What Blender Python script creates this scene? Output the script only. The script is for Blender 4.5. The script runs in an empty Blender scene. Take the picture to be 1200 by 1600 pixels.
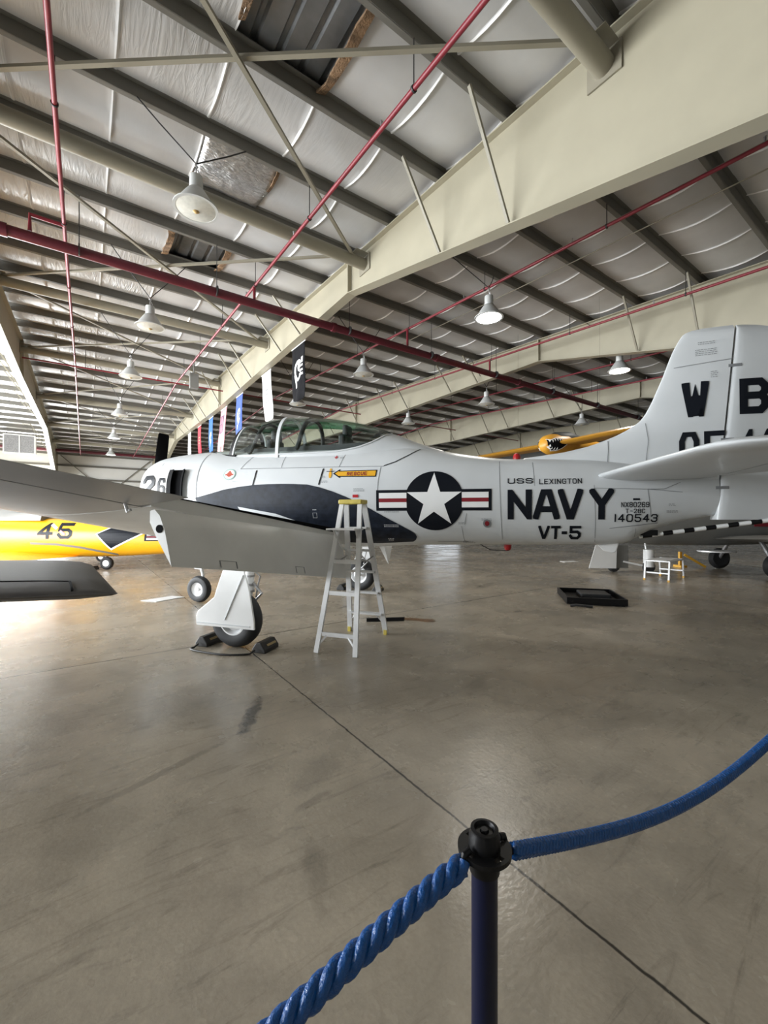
import bpy, bmesh, math, random
import numpy as np
from mathutils import Vector, Matrix

random.seed(7)
S = bpy.context.scene
COL = S.collection
PI = math.pi

# ------------------------------------------------------------------ camera, world, light, exposure
cam_data = bpy.data.cameras.new('camera')
cam = bpy.data.objects.new('camera', cam_data)
COL.objects.link(cam)
cam.location = (0, 0, 1.5)
cam.rotation_euler = (PI / 2, 0, 0)
cam_data.sensor_fit = 'VERTICAL'
cam_data.sensor_height = 36.0
cam_data.lens = 36.0 * 655.0 / 1600.0
cam_data.shift_y = 8.0 / 1600.0
cam_data.clip_start = 0.05
cam_data.clip_end = 300
S.camera = cam

HA = math.atan2(655, 920)            # yaw of the hangar's long axis
U = Vector((math.cos(HA), math.sin(HA), 0))
V = Vector((-math.sin(HA), math.cos(HA), 0))


def H(u, v, z=0.0):
    """hangar coordinates to world"""
    return U * u + V * v + Vector((0, 0, z))


world = bpy.data.worlds.new('sky')
S.world = world
world.use_nodes = True
bg = world.node_tree.nodes['Background']
bg.inputs[0].default_value = (0.86, 0.93, 1.0, 1)
bg.inputs[1].default_value = 1.6


def area(name, loc, rot, sx, sy, power, col):
    d = bpy.data.lights.new(name, 'AREA')
    d.shape = 'RECTANGLE'
    d.size, d.size_y, d.energy, d.color = sx, sy, power, col
    o = bpy.data.objects.new(name, d)
    COL.objects.link(o)
    o.location = loc
    o.rotation_euler = rot
    return o


# daylight through the open hangar door at the left end, and through the doors in the far wall
DOOR_P, FAR_P = 9800.0, 6500.0
area('daylight_hangar_door', H(-11.3, 21.0, 2.9), (PI / 2, 0, HA - PI / 2), 30, 5.4, DOOR_P, (0.93, 0.97, 1.0))
area('daylight_far_door', H(-5.6, 46.0, 2.3), (PI / 2, 0, HA + PI), 7.4, 4.2, FAR_P, (0.95, 0.98, 1.0))

S.view_settings.view_transform = 'Standard'
S.view_settings.look = 'None'
S.view_settings.gamma = 1.0
S.view_settings.use_curve_mapping = False
S.view_settings.exposure = 0.25

# ------------------------------------------------------------------ materials


def mat(name, col, rough=0.5, metal=0.0, noise=0.0, nscale=6.0, bump=0.0, bscale=30.0, emit=None, estr=0.0, spec=0.5, stretch=None):
    m = bpy.data.materials.new(name)
    m.use_nodes = True
    nt = m.node_tree
    b = nt.nodes['Principled BSDF']
    b.inputs['Base Color'].default_value = (*col, 1)
    b.inputs['Roughness'].default_value = rough
    b.inputs['Metallic'].default_value = metal
    b.inputs['Specular IOR Level'].default_value = spec
    if noise or bump:
        tc = nt.nodes.new('ShaderNodeTexCoord')
        mp = nt.nodes.new('ShaderNodeMapping')
        if stretch:
            mp.inputs['Scale'].default_value = stretch
        nt.links.new(tc.outputs['Object'], mp.inputs[0])
    if noise:
        n = nt.nodes.new('ShaderNodeTexNoise')
        n.inputs['Scale'].default_value = nscale
        n.inputs['Detail'].default_value = 5
        nt.links.new(mp.outputs[0], n.inputs['Vector'])
        r = nt.nodes.new('ShaderNodeMapRange')
        r.inputs[1].default_value, r.inputs[2].default_value = 0.25, 0.75
        r.inputs[3].default_value, r.inputs[4].default_value = 1 - noise, 1 + noise
        nt.links.new(n.outputs[0], r.inputs[0])
        x = nt.nodes.new('ShaderNodeVectorMath')
        x.operation = 'SCALE'
        x.inputs[0].default_value = col
        nt.links.new(r.outputs[0], x.inputs['Scale'])
        nt.links.new(x.outputs[0], b.inputs['Base Color'])
    if bump:
        n = nt.nodes.new('ShaderNodeTexNoise')
        n.inputs['Scale'].default_value = bscale
        n.inputs['Detail'].default_value = 4
        nt.links.new(mp.outputs[0], n.inputs['Vector'])
        bp = nt.nodes.new('ShaderNodeBump')
        bp.inputs['Strength'].default_value = bump
        bp.inputs['Distance'].default_value = 0.05
        nt.links.new(n.outputs[0], bp.inputs['Height'])
        nt.links.new(bp.outputs[0], b.inputs['Normal'])
    if emit:
        b.inputs['Emission Color'].default_value = (*emit, 1)
        b.inputs['Emission Strength'].default_value = estr
    return m


def glass_mat(name, tint, gloss=0.12):
    m = bpy.data.materials.new(name)
    m.use_nodes = True
    nt = m.node_tree
    nt.nodes.clear()
    out = nt.nodes.new('ShaderNodeOutputMaterial')
    tr = nt.nodes.new('ShaderNodeBsdfTransparent')
    tr.inputs[0].default_value = (*tint, 1)
    gl = nt.nodes.new('ShaderNodeBsdfGlossy')
    gl.inputs[0].default_value = (1, 1, 1, 1)
    gl.inputs['Roughness'].default_value = 0.03
    lw = nt.nodes.new('ShaderNodeLayerWeight')
    lw.inputs[0].default_value = 0.35
    mx = nt.nodes.new('ShaderNodeMixShader')
    mr = nt.nodes.new('ShaderNodeMapRange')
    mr.inputs[3].default_value, mr.inputs[4].default_value = gloss * 0.4, gloss * 4
    nt.links.new(lw.outputs['Facing'], mr.inputs[0])
    nt.links.new(mr.outputs[0], mx.inputs[0])
    nt.links.new(tr.outputs[0], mx.inputs[1])
    nt.links.new(gl.outputs[0], mx.inputs[2])
    nt.links.new(mx.outputs[0], out.inputs[0])
    return m


M = {}
M['beige'] = mat('beige_steel', (0.375, 0.347, 0.262), 0.5, noise=0.06, nscale=1.5)
M['purlin'] = mat('grey_steel', (0.155, 0.148, 0.13), 0.6, noise=0.12, nscale=1.2)
M['strut'] = mat('strut_steel', (0.26, 0.24, 0.185), 0.55, noise=0.08, nscale=1.5)
M['red_pipe'] = mat('red_pipe', (0.21, 0.016, 0.028), 0.45, noise=0.15, nscale=3)
M['main_pipe'] = mat('dark_red_pipe', (0.105, 0.010, 0.020), 0.45, noise=0.15, nscale=3)
M['deck'] = mat('bare_roof_deck', (0.20, 0.205, 0.21), 0.4, 0.5, noise=0.2, nscale=4)
M['torn'] = mat('torn_insulation', (0.30, 0.19, 0.11), 0.9, noise=0.75, nscale=7, bump=0.8, bscale=40)
M['foil'] = mat('silver_foil', (0.55, 0.55, 0.55), 0.35, 0.7, noise=0.15, nscale=6, bump=1.0, bscale=7, stretch=(1, 3, 1))
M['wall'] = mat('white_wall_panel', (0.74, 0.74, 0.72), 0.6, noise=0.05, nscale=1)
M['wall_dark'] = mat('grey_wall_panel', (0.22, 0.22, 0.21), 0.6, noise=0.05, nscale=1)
M['grey'] = mat('light_gull_grey', (0.63, 0.655, 0.67), 0.28, noise=0.035, nscale=2.5, bump=0.04, bscale=3)
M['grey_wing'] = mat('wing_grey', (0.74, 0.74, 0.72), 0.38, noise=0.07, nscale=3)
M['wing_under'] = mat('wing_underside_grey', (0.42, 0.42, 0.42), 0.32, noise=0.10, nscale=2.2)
M['white'] = mat('gloss_white', (0.88, 0.89, 0.89), 0.3, noise=0.03, nscale=4)
M['navy_black'] = mat('navy_black_paint', (0.006, 0.008, 0.013), 0.4, spec=0.2)
M['exhaust_paint'] = mat('dark_anti_glare_paint', (0.011, 0.0155, 0.026), 0.45, noise=0.55, nscale=11, spec=0.22)
M['black'] = mat('black', (0.006, 0.006, 0.007), 0.4, spec=0.25)
M['matte'] = mat('matte_black', (0.006, 0.006, 0.007), 0.85, spec=0.1)
M['rubber'] = mat('tyre_rubber', (0.022, 0.023, 0.025), 0.6, noise=0.2, nscale=12)
M['red'] = mat('insignia_red', (0.23, 0.012, 0.022), 0.4)
M['signal_red'] = mat('signal_red', (0.45, 0.015, 0.02), 0.35)
M['rescue_yellow'] = mat('rescue_yellow', (0.78, 0.40, 0.02), 0.4)
M['text_red'] = mat('rescue_red', (0.25, 0.015, 0.01), 0.5)
M['stencil'] = mat('stencil_grey', (0.20, 0.21, 0.22), 0.6)
M['pale'] = mat('pale_stencil', (0.62, 0.64, 0.66), 0.6)
M['seam'] = mat('panel_seam', (0.20, 0.21, 0.22), 0.6)
M['alu'] = mat('aluminium', (0.78, 0.79, 0.80), 0.35, 0.2, noise=0.08, nscale=5)
M['steel'] = mat('steel', (0.45, 0.45, 0.46), 0.35, 0.7, noise=0.1, nscale=8)
M['yellow_cap'] = mat('yellow_plastic', (0.62, 0.50, 0.10), 0.5, noise=0.2, nscale=15)
M['yellow'] = mat('chrome_yellow', (0.86, 0.42, 0.008), 0.3, noise=0.04, nscale=2)
M['orange'] = mat('orange_yellow', (0.62, 0.30, 0.03), 0.4, noise=0.05, nscale=2)
M['dark_wing'] = mat('dark_grey_wing', (0.10, 0.094, 0.09), 0.55, noise=0.08, nscale=30)
M['shade_grey'] = mat('aircraft_grey', (0.20, 0.20, 0.19), 0.45, noise=0.06, nscale=2)
M['post'] = mat('navy_post', (0.003, 0.0055, 0.026), 0.35, spec=0.3)
M['rope'] = mat('blue_rope', (0.002, 0.070, 0.265), 0.28, bump=0.25, bscale=160)
M['green_tint'] = glass_mat('green_tinted_glass', (0.10, 0.34, 0.20), 0.10)
M['glass'] = glass_mat('canopy_glass', (0.86, 0.91, 0.89), 0.045)
M['cockpit'] = mat('cockpit_dark', (0.02, 0.024, 0.026), 0.6)
M['lens'] = mat('lamp_lens', (0.62, 0.62, 0.57), 0.25, noise=0.12, nscale=14)
M['lamp_grey'] = mat('lamp_enamel', (0.50, 0.51, 0.50), 0.4, noise=0.06, nscale=5)
M['lit'] = mat('lit_lens', (1, 1, 1), 0.3, emit=(1.0, 0.98, 0.92), estr=9.0)
M['lit_dim'] = mat('lit_lens_soft', (1, 1, 1), 0.3, emit=(1.0, 0.98, 0.94), estr=2.5)
M['amber'] = mat('stained_bulb', (0.42, 0.28, 0.10), 0.4, noise=0.3, nscale=20)
M['wire'] = mat('wire_black', (0.02, 0.02, 0.02), 0.6)
M['paper'] = mat('white_paper', (0.85, 0.85, 0.84), 0.6)
M['cl_black'] = mat('cloth_black', (0.016, 0.016, 0.018), 0.9, noise=0.15, spec=0.05)
M['cl_white'] = mat('cloth_white', (0.82, 0.82, 0.83), 0.8)
M['cl_blue'] = mat('cloth_blue', (0.05, 0.10, 0.36), 0.8, noise=0.1)
M['cl_sky'] = mat('cloth_azure', (0.03, 0.13, 0.40), 0.8, noise=0.1)
M['cl_pink'] = mat('cloth_faded_red', (0.62, 0.30, 0.33), 0.8, noise=0.2)
M['cl_red'] = mat('cloth_red', (0.52, 0.03, 0.05), 0.8, noise=0.1)
M['cl_gold'] = mat('cloth_gold', (0.75, 0.50, 0.22), 0.8)
M['cl_navy'] = mat('cloth_navy', (0.04, 0.05, 0.16), 0.8)
M['teal'] = mat('emblem_teal', (0.30, 0.52, 0.46), 0.5)
M['emblem_red'] = mat('emblem_red', (0.50, 0.08, 0.04), 0.5)
M['mesh_grey'] = mat('grey_screen', (0.30, 0.30, 0.31), 0.7, noise=0.35, nscale=22)
M['oil'] = mat('oil_brown', (0.17, 0.085, 0.03), 0.35, noise=0.5, nscale=12)
M['chock'] = mat('black_chock', (0.02, 0.019, 0.018), 0.55, noise=0.3, nscale=20)
M['chock_stripe'] = mat('chock_label', (0.35, 0.26, 0.12), 0.6)
M['gold'] = mat('yellow_bar', (0.70, 0.38, 0.03), 0.4)


def insulation_mat():
    m = bpy.data.materials.new('vinyl_roof_insulation')
    m.use_nodes = True
    nt = m.node_tree
    b = nt.nodes['Principled BSDF']
    b.inputs['Roughness'].default_value = 0.42
    tc = nt.nodes.new('ShaderNodeTexCoord')
    sx = nt.nodes.new('ShaderNodeSeparateXYZ')
    nt.links.new(tc.outputs['Object'], sx.inputs[0])
    # painted fold highlight at the seams between the 1.22 m rolls: position along the hangar's length
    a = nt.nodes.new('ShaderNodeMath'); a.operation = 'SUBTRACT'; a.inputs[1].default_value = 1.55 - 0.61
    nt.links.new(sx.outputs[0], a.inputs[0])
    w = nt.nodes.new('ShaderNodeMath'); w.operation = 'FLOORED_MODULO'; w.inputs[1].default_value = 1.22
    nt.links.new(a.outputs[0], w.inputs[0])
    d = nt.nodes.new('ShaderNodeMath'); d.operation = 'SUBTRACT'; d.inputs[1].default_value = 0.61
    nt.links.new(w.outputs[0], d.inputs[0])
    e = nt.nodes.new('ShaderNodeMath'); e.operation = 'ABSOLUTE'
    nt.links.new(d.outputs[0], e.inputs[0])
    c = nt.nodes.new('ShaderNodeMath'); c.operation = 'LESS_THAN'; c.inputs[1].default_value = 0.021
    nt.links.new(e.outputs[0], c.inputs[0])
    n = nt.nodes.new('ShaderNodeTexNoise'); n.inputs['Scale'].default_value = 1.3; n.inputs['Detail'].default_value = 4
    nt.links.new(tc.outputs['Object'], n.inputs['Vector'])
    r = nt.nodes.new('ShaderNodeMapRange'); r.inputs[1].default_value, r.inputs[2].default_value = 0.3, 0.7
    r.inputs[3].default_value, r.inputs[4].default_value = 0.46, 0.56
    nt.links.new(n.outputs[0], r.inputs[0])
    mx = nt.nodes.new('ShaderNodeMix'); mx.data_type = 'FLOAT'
    c2 = nt.nodes.new('ShaderNodeMapRange'); c2.inputs[1].default_value, c2.inputs[2].default_value = 1.3, 1.6  # painted seam highlight is weaker towards the left bay
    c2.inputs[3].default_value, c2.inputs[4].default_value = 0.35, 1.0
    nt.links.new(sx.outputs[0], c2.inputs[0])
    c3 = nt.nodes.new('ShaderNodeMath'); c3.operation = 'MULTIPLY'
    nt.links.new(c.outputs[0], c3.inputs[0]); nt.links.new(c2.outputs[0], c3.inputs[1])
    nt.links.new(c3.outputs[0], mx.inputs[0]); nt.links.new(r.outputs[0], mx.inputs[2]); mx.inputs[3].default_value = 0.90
    cc = nt.nodes.new('ShaderNodeCombineColor')
    for k in range(3):
        nt.links.new(mx.outputs[0], cc.inputs[k])
    nt.links.new(cc.outputs[0], b.inputs['Base Color'])
    # wrinkles running up the slope
    mp = nt.nodes.new('ShaderNodeMapping'); mp.inputs['Scale'].default_value = (7, 0.9, 1)
    nt.links.new(tc.outputs['Object'], mp.inputs[0])
    n2 = nt.nodes.new('ShaderNodeTexNoise'); n2.inputs['Scale'].default_value = 1.6; n2.inputs['Detail'].default_value = 3; n2.inputs['Distortion'].default_value = 1.2
    nt.links.new(mp.outputs[0], n2.inputs['Vector'])
    n3 = nt.nodes.new('ShaderNodeTexNoise'); n3.inputs['Scale'].default_value = 0.35
    nt.links.new(tc.outputs['Object'], n3.inputs['Vector'])
    r3 = nt.nodes.new('ShaderNodeMapRange'); r3.inputs[1].default_value, r3.inputs[2].default_value = 0.42, 0.62
    r3.inputs[3].default_value, r3.inputs[4].default_value = 0.03, 0.55
    nt.links.new(n3.outputs[0], r3.inputs[0])
    # only the old sheets at the low end of the building are badly wrinkled
    r4 = nt.nodes.new('ShaderNodeMapRange'); r4.inputs[1].default_value, r4.inputs[2].default_value = 1.2, 2.2
    r4.inputs[3].default_value, r4.inputs[4].default_value = 1.0, 0.12
    nt.links.new(sx.outputs[0], r4.inputs[0])
    ml = nt.nodes.new('ShaderNodeMath'); ml.operation = 'MULTIPLY'
    nt.links.new(r3.outputs[0], ml.inputs[0]); nt.links.new(r4.outputs[0], ml.inputs[1])
    bp = nt.nodes.new('ShaderNodeBump'); bp.inputs['Distance'].default_value = 0.06
    nt.links.new(ml.outputs[0], bp.inputs['Strength']); nt.links.new(n2.outputs[0], bp.inputs['Height'])
    nt.links.new(bp.outputs[0], b.inputs['Normal'])
    return m


def floor_mat():
    """polished concrete: mottling, saw-cut joints, stains and scuffs (object coordinates = hangar u, v)"""
    m = bpy.data.materials.new('polished_concrete')
    m.use_nodes = True
    nt = m.node_tree
    L = nt.links.new
    b = nt.nodes['Principled BSDF']
    tc = nt.nodes.new('ShaderNodeTexCoord')
    P = tc.outputs['Object']

    def N(t, **k):
        n = nt.nodes.new(t)
        for a, v in k.items():
            setattr(n, a, v)
        return n

    def math_(op, a, b_=None):
        n = N('ShaderNodeMath', operation=op)
        for i, x in enumerate((a, b_)):
            if x is None:
                continue
            if isinstance(x, (int, float)):
                n.inputs[i].default_value = x
            else:
                L(x, n.inputs[i])
        return n.outputs[0]

    def noise(scale, detail=5, rough=0.55, vec=P, dist=0.0):
        n = N('ShaderNodeTexNoise')
        n.inputs['Scale'].default_value = scale
        n.inputs['Detail'].default_value = detail
        n.inputs['Roughness'].default_value = rough
        n.inputs['Distortion'].default_value = dist
        L(vec, n.inputs['Vector'])
        return n.outputs[0]

    def rng(x, a, b_, c, d):
        n = N('ShaderNodeMapRange')
        n.inputs[1].default_value, n.inputs[2].default_value, n.inputs[3].default_value, n.inputs[4].default_value = a, b_, c, d
        L(x, n.inputs[0])
        return n.outputs[0]
    sep = N('ShaderNodeSeparateXYZ')
    L(P, sep.inputs[0])
    x, y = sep.outputs[0], sep.outputs[1]
    big = rng(noise(0.45, 7, 0.65), 0.32, 0.68, 0.72, 1.18)
    mid = rng(noise(2.2, 7, 0.65, dist=0.8), 0.28, 0.72, 0.78, 1.13)
    fine = rng(noise(60, 3), 0.3, 0.7, 0.95, 1.05)
    val = math_('MULTIPLY', math_('MULTIPLY', big, mid), fine)
    # streaky scuffs
    mp = N('ShaderNodeMapping')
    mp.inputs['Scale'].default_value = (1.0, 6.0, 1)
    mp.inputs['Rotation'].default_value = (0, 0, 0.5)
    L(P, mp.inputs[0])
    sc = rng(noise(1.6, 8, 0.7, mp.outputs[0], 1.5), 0.54, 0.70, 1.0, 0.66)
    val = math_('MULTIPLY', val, sc)
    sc2 = rng(noise(3.1, 8, 0.75, mp.outputs[0], 2.0), 0.62, 0.74, 0.0, 0.15)
    val = math_('ADD', val, sc2)
    # joints
    wob = math_('MULTIPLY', math_('SUBTRACT', noise(9, 4), 0.5), 0.02)

    def joint(co, c0, wd, dark):
        dd = math_('ABSOLUTE', math_('ADD', math_('SUBTRACT', co, c0), wob))
        return rng(dd, wd * 0.4, wd, dark, 1.0)
    for j in (joint(x, 1.50, 0.009, 0.12), joint(x, 9.1, 0.010, 0.35), joint(x, -6.1, 0.01, 0.35), joint(x, 16.7, 0.012, 0.4),
              joint(y, 5.24, 0.016, 0.22), joint(y, 12.8, 0.014, 0.4), joint(y, 20.4, 0.02, 0.5)):
        val = math_('MULTIPLY', val, j)
    # stains: (u, v, half-length u, half-length v, rotation, depth)
    warp = noise(7, 8, 0.7, dist=1.0)
    for (su, sv, a, c, rot, dep) in [(1.02, 3.17, .31, .055, 1.05, .22), (0.62, 3.75, .55, .28, .3, .80), (0.80, 1.62, .05, .20, -.35, .80),
                                     (1.12, 2.25, .24, .10, .4, .80), (0.98, 2.02, .12, .03, .2, .72), (-0.9, 2.2, .35, .04, .3, .75), (0.35, 2.75, .5, .03, .35, .72),
                                     (5.6, 4.2, .10, .05, 0, .5), (3.6, 6.1, .25, .05, .3, .55), (2.9, 2.6, .3, .06, .4, .82), (0.05, 1.1, .22, .03, .8, .75), (7.1, 6.2, .5, .12, .3, .7)]:
        dx, dy = math_('SUBTRACT', x, su), math_('SUBTRACT', y, sv)
        ca, sa = math.cos(rot), math.sin(rot)
        ex = math_('DIVIDE', math_('ADD', math_('MULTIPLY', dx, ca), math_('MULTIPLY', dy, sa)), a)
        ey = math_('DIVIDE', math_('SUBTRACT', math_('MULTIPLY', dy, ca), math_('MULTIPLY', dx, sa)), c)
        r2 = math_('ADD', math_('ADD', math_('MULTIPLY', ex, ex), math_('MULTIPLY', ey, ey)), math_('MULTIPLY', math_('SUBTRACT', warp, 0.5), 4.5))
        val = math_('MULTIPLY', val, rng(r2, 0.4, 1.3, dep, 1.0))
    col = N('ShaderNodeVectorMath', operation='SCALE')
    col.inputs[0].default_value = (0.425, 0.370, 0.292)
    L(val, col.inputs['Scale'])
    L(col.outputs[0], b.inputs['Base Color'])
    ro = rng(noise(1.1, 6, 0.65), 0.3, 0.7, 0.17, 0.36)
    L(ro, b.inputs['Roughness'])
    b.inputs['Specular IOR Level'].default_value = 0.5
    bp = N('ShaderNodeBump')
    bp.inputs['Strength'].default_value = 0.12
    bp.inputs['Distance'].default_value = 0.01
    L(noise(35, 4), bp.inputs['Height'])
    L(bp.outputs[0], b.inputs['Normal'])
    return m


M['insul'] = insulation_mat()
M['floor'] = floor_mat()

# ------------------------------------------------------------------ mesh helpers


class MB:
    """collects shapes; build() links them as one mesh object"""

    def __init__(self):
        self.v, self.f = [], []

    def add(self, vs, fs):
        o = len(self.v)
        self.v += [tuple(p) for p in vs]
        self.f += [tuple(i + o for i in f) for f in fs]
        return self

    def box(self, c, s, ax=None):
        c = Vector(c)
        X, Y, Z = ax if ax else (Vector((1, 0, 0)), Vector((0, 1, 0)), Vector((0, 0, 1)))
        vs = [c + X * (s[0] / 2 * i) + Y * (s[1] / 2 * j) + Z * (s[2] / 2 * k) for i in (-1, 1) for j in (-1, 1) for k in (-1, 1)]
        return self.add(vs, [(0, 1, 3, 2), (4, 6, 7, 5), (0, 4, 5, 1), (2, 3, 7, 6), (0, 2, 6, 4), (1, 5, 7, 3)])

    def bar(self, p, q, w, h=None, up=(0, 0, 1)):
        p, q = Vector(p), Vector(q)
        d = (q - p)
        ln = d.length
        d.normalize()
        up = Vector(up)
        if abs(d.dot(up)) > 0.98:
            up = Vector((1, 0, 0))
        s = d.cross(up).normalized()
        t = s.cross(d)
        return self.box((p + q) / 2, (ln, w, h or w), (d, s, t))

    def ring(self, pts):
        o = len(self.v)
        self.v += [tuple(p) for p in pts]
        return list(range(o, o + len(pts)))

    def loft(self, rings, cap0=True, cap1=True, closed=True):
        ids = [self.ring(r) for r in rings]
        n = len(ids[0])
        for a, b in zip(ids[:-1], ids[1:]):
            for i in range(n if closed else n - 1):
                j = (i + 1) % n
                self.f.append((a[i], a[j], b[j], b[i]))
        if cap0:
            self.f.append(tuple(reversed(ids[0])))
        if cap1:
            self.f.append(tuple(ids[-1]))
        return self

    def tube(self, pts, r, n=10, cap=True):
        pts = [Vector(p) for p in pts]
        rr = r if isinstance(r, (list, tuple)) else [r] * len(pts)
        rings = []
        prev = None
        for i, p in enumerate(pts):
            d = (pts[min(i + 1, len(pts) - 1)] - pts[max(i - 1, 0)]).normalized()
            if prev is None:
                a = Vector((0, 0, 1)) if abs(d.z) < 0.9 else Vector((1, 0, 0))
                s = d.cross(a).normalized()
            else:
                s = (prev - d * prev.dot(d)).normalized()
            prev = s
            t = d.cross(s)
            rings.append([p + (s * math.cos(2 * PI * k / n) + t * math.sin(2 * PI * k / n)) * rr[i] for k in range(n)])
        return self.loft(rings, cap, cap)

    def lathe(self, prof, c=(0, 0, 0), axis=(0, 0, 1), n=32, cap=True):
        c = Vector(c)
        ax = Vector(axis).normalized()
        a = Vector((1, 0, 0)) if abs(ax.x) < 0.9 else Vector((0, 1, 0))
        s = (a - ax * a.dot(ax)).normalized()
        t = ax.cross(s)
        rings = [[c + ax * h + (s * math.cos(2 * PI * k / n) + t * math.sin(2 * PI * k / n)) * max(r, 1e-4) for k in range(n)] for r, h in prof]
        return self.loft(rings, cap, cap)

    def prism(self, poly, fn, t0, t1):
        """poly: 2D points; fn(x, y, t) -> 3D; extruded from t0 to t1"""
        n = len(poly)
        a = self.ring([fn(x, y, t0) for x, y in poly])
        b = self.ring([fn(x, y, t1) for x, y in poly])
        self.f.append(tuple(reversed(a)))
        self.f.append(tuple(b))
        for i in range(n):
            j = (i + 1) % n
            self.f.append((a[i], a[j], b[j], b[i]))
        return self

    def build(self, name, m, parent=None, smooth=False, kind=None, bevel=0.0, fixn=True):
        me = bpy.data.meshes.new(name)
        me.from_pydata(self.v, [], self.f)
        if fixn:
            bm = bmesh.new()
            bm.from_mesh(me)
            bmesh.ops.recalc_face_normals(bm, faces=bm.faces)
            bm.to_mesh(me)
            bm.free()
        me.materials.append(M[m] if isinstance(m, str) else m)
        if smooth:
            me.polygons.foreach_set('use_smooth', [True] * len(me.polygons))
            me.update()
        o = bpy.data.objects.new(name, me)
        COL.objects.link(o)
        if parent is not None:
            o.parent = parent
        if kind:
            o['kind'] = kind
        if smooth:
            es = o.modifiers.new('edges', 'EDGE_SPLIT')
            es.split_angle = math.radians(42)
        if bevel:
            bv = o.modifiers.new('bevel', 'BEVEL')
            bv.width = bevel
            bv.segments = 2
            bv.limit_method = 'ANGLE'
        return o


def tag(o, label=None, cat=None, group=None, kind=None):
    if label: o['label'] = label
    if cat: o['category'] = cat
    if group: o['group'] = group
    if kind: o['kind'] = kind
    return o


def thing(name, loc, rz, label, cat, group=None):
    o = bpy.data.objects.new(name, None)
    COL.objects.link(o)
    o.empty_display_size = 0.1
    o.location = loc
    o.rotation_euler = (0, 0, rz)
    return tag(o, label, cat, group)


def copy_tree(o, parent=None):
    c = o.copy()
    COL.objects.link(c)
    if parent is not None:
        c.parent = parent
    for ch in list(o.children):
        copy_tree(ch, c)
    return c


def in_hangar(o):
    o.rotation_euler = (0, 0, HA)
    return o


# ------------------------------------------------------------------ stroke lettering (2D polygons)
G = {
    'A': [[(0, 0), (.36, 1), (.64, 1), (1, 0)], [(.17, .3), (.83, .3)]],
    'B': [[(0, 0), (0, 1), (.78, 1), (1, .84), (1, .66), (.82, .52), (1, .38), (1, .16), (.78, 0), (0, 0)], [(0, .52), (.82, .52)]],
    'C': [[(1, .78), (.8, 1), (.2, 1), (0, .8), (0, .2), (.2, 0), (.8, 0), (1, .22)]],
    'D': [[(0, 0), (0, 1), (.7, 1), (1, .75), (1, .25), (.7, 0), (0, 0)]],
    'E': [[(1, 1), (0, 1), (0, 0), (1, 0)], [(0, .5), (.8, .5)]],
    'G': [[(1, .78), (.8, 1), (.2, 1), (0, .8), (0, .2), (.2, 0), (.8, 0), (1, .2), (1, .48), (.55, .48)]],
    'I': [[(.5, 0), (.5, 1)]],
    'L': [[(0, 1), (0, 0), (1, 0)]],
    'N': [[(0, 0), (0, 1), (1, 0), (1, 1)]],
    'O': [[(.2, 0), (0, .2), (0, .8), (.2, 1), (.8, 1), (1, .8), (1, .2), (.8, 0), (.2, 0)]],
    'R': [[(0, 0), (0, 1), (.78, 1), (1, .84), (1, .62), (.78, .48), (0, .48)], [(.6, .48), (1, 0)]],
    'S': [[(1, .78), (.8, 1), (.2, 1), (0, .82), (0, .68), (.2, .52), (.8, .48), (1, .32), (1, .18), (.8, 0), (.2, 0), (0, .22)]],
    'T': [[(0, 1), (1, 1)], [(.5, 1), (.5, 0)]],
    'U': [[(0, 1), (0, .2), (.2, 0), (.8, 0), (1, .2), (1, 1)]],
    'V': [[(0, 1), (.44, 0), (.56, 0), (1, 1)]],
    'W': [[(0, 1), (.22, 0), (.5, .62), (.78, 0), (1, 1)]],
    'X': [[(0, 0), (1, 1)], [(0, 1), (1, 0)]],
    'Y': [[(0, 1), (.5, .48), (1, 1)], [(.5, .5), (.5, 0)]],
    '-': [[(.1, .48), (.9, .48)]],
    '0': [[(.2, 0), (0, .2), (0, .8), (.2, 1), (.8, 1), (1, .8), (1, .2), (.8, 0), (.2, 0)]],
    '1': [[(.5, 0), (.5, 1)]],
    '2': [[(0, .78), (.2, 1), (.8, 1), (1, .82), (1, .62), (0, 0), (1, 0)]],
    '3': [[(0, .8), (.2, 1), (.8, 1), (1, .82), (1, .66), (.82, .52), (1, .38), (1, .18), (.8, 0), (.2, 0), (0, .2)], [(.4, .52), (.82, .52)]],
    '4': [[(.72, 0), (.72, 1), (0, .3), (1, .3)]],
    '5': [[(1, 1), (.05, 1), (.05, .56), (.75, .58), (1, .42), (1, .18), (.8, 0), (.2, 0), (0, .2)]],
    '6': [[(.95, .82), (.8, 1), (.2, 1), (0, .8), (0, .2), (.2, 0), (.8, 0), (1, .2), (1, .4), (.8, .54), (0, .54)]],
    '8': [[(.2, .52), (0, .66), (0, .84), (.2, 1), (.8, 1), (1, .84), (1, .66), (.8, .52), (1, .38), (1, .16), (.8, 0), (.2, 0), (0, .16), (0, .38), (.2, .52), (.8, .52)]],
    '9': [[(.05, .18), (.2, 0), (.8, 0), (1, .2), (1, .8), (.8, 1), (.2, 1), (0, .8), (0, .6), (.2, .46), (1, .46)]],
}


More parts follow.
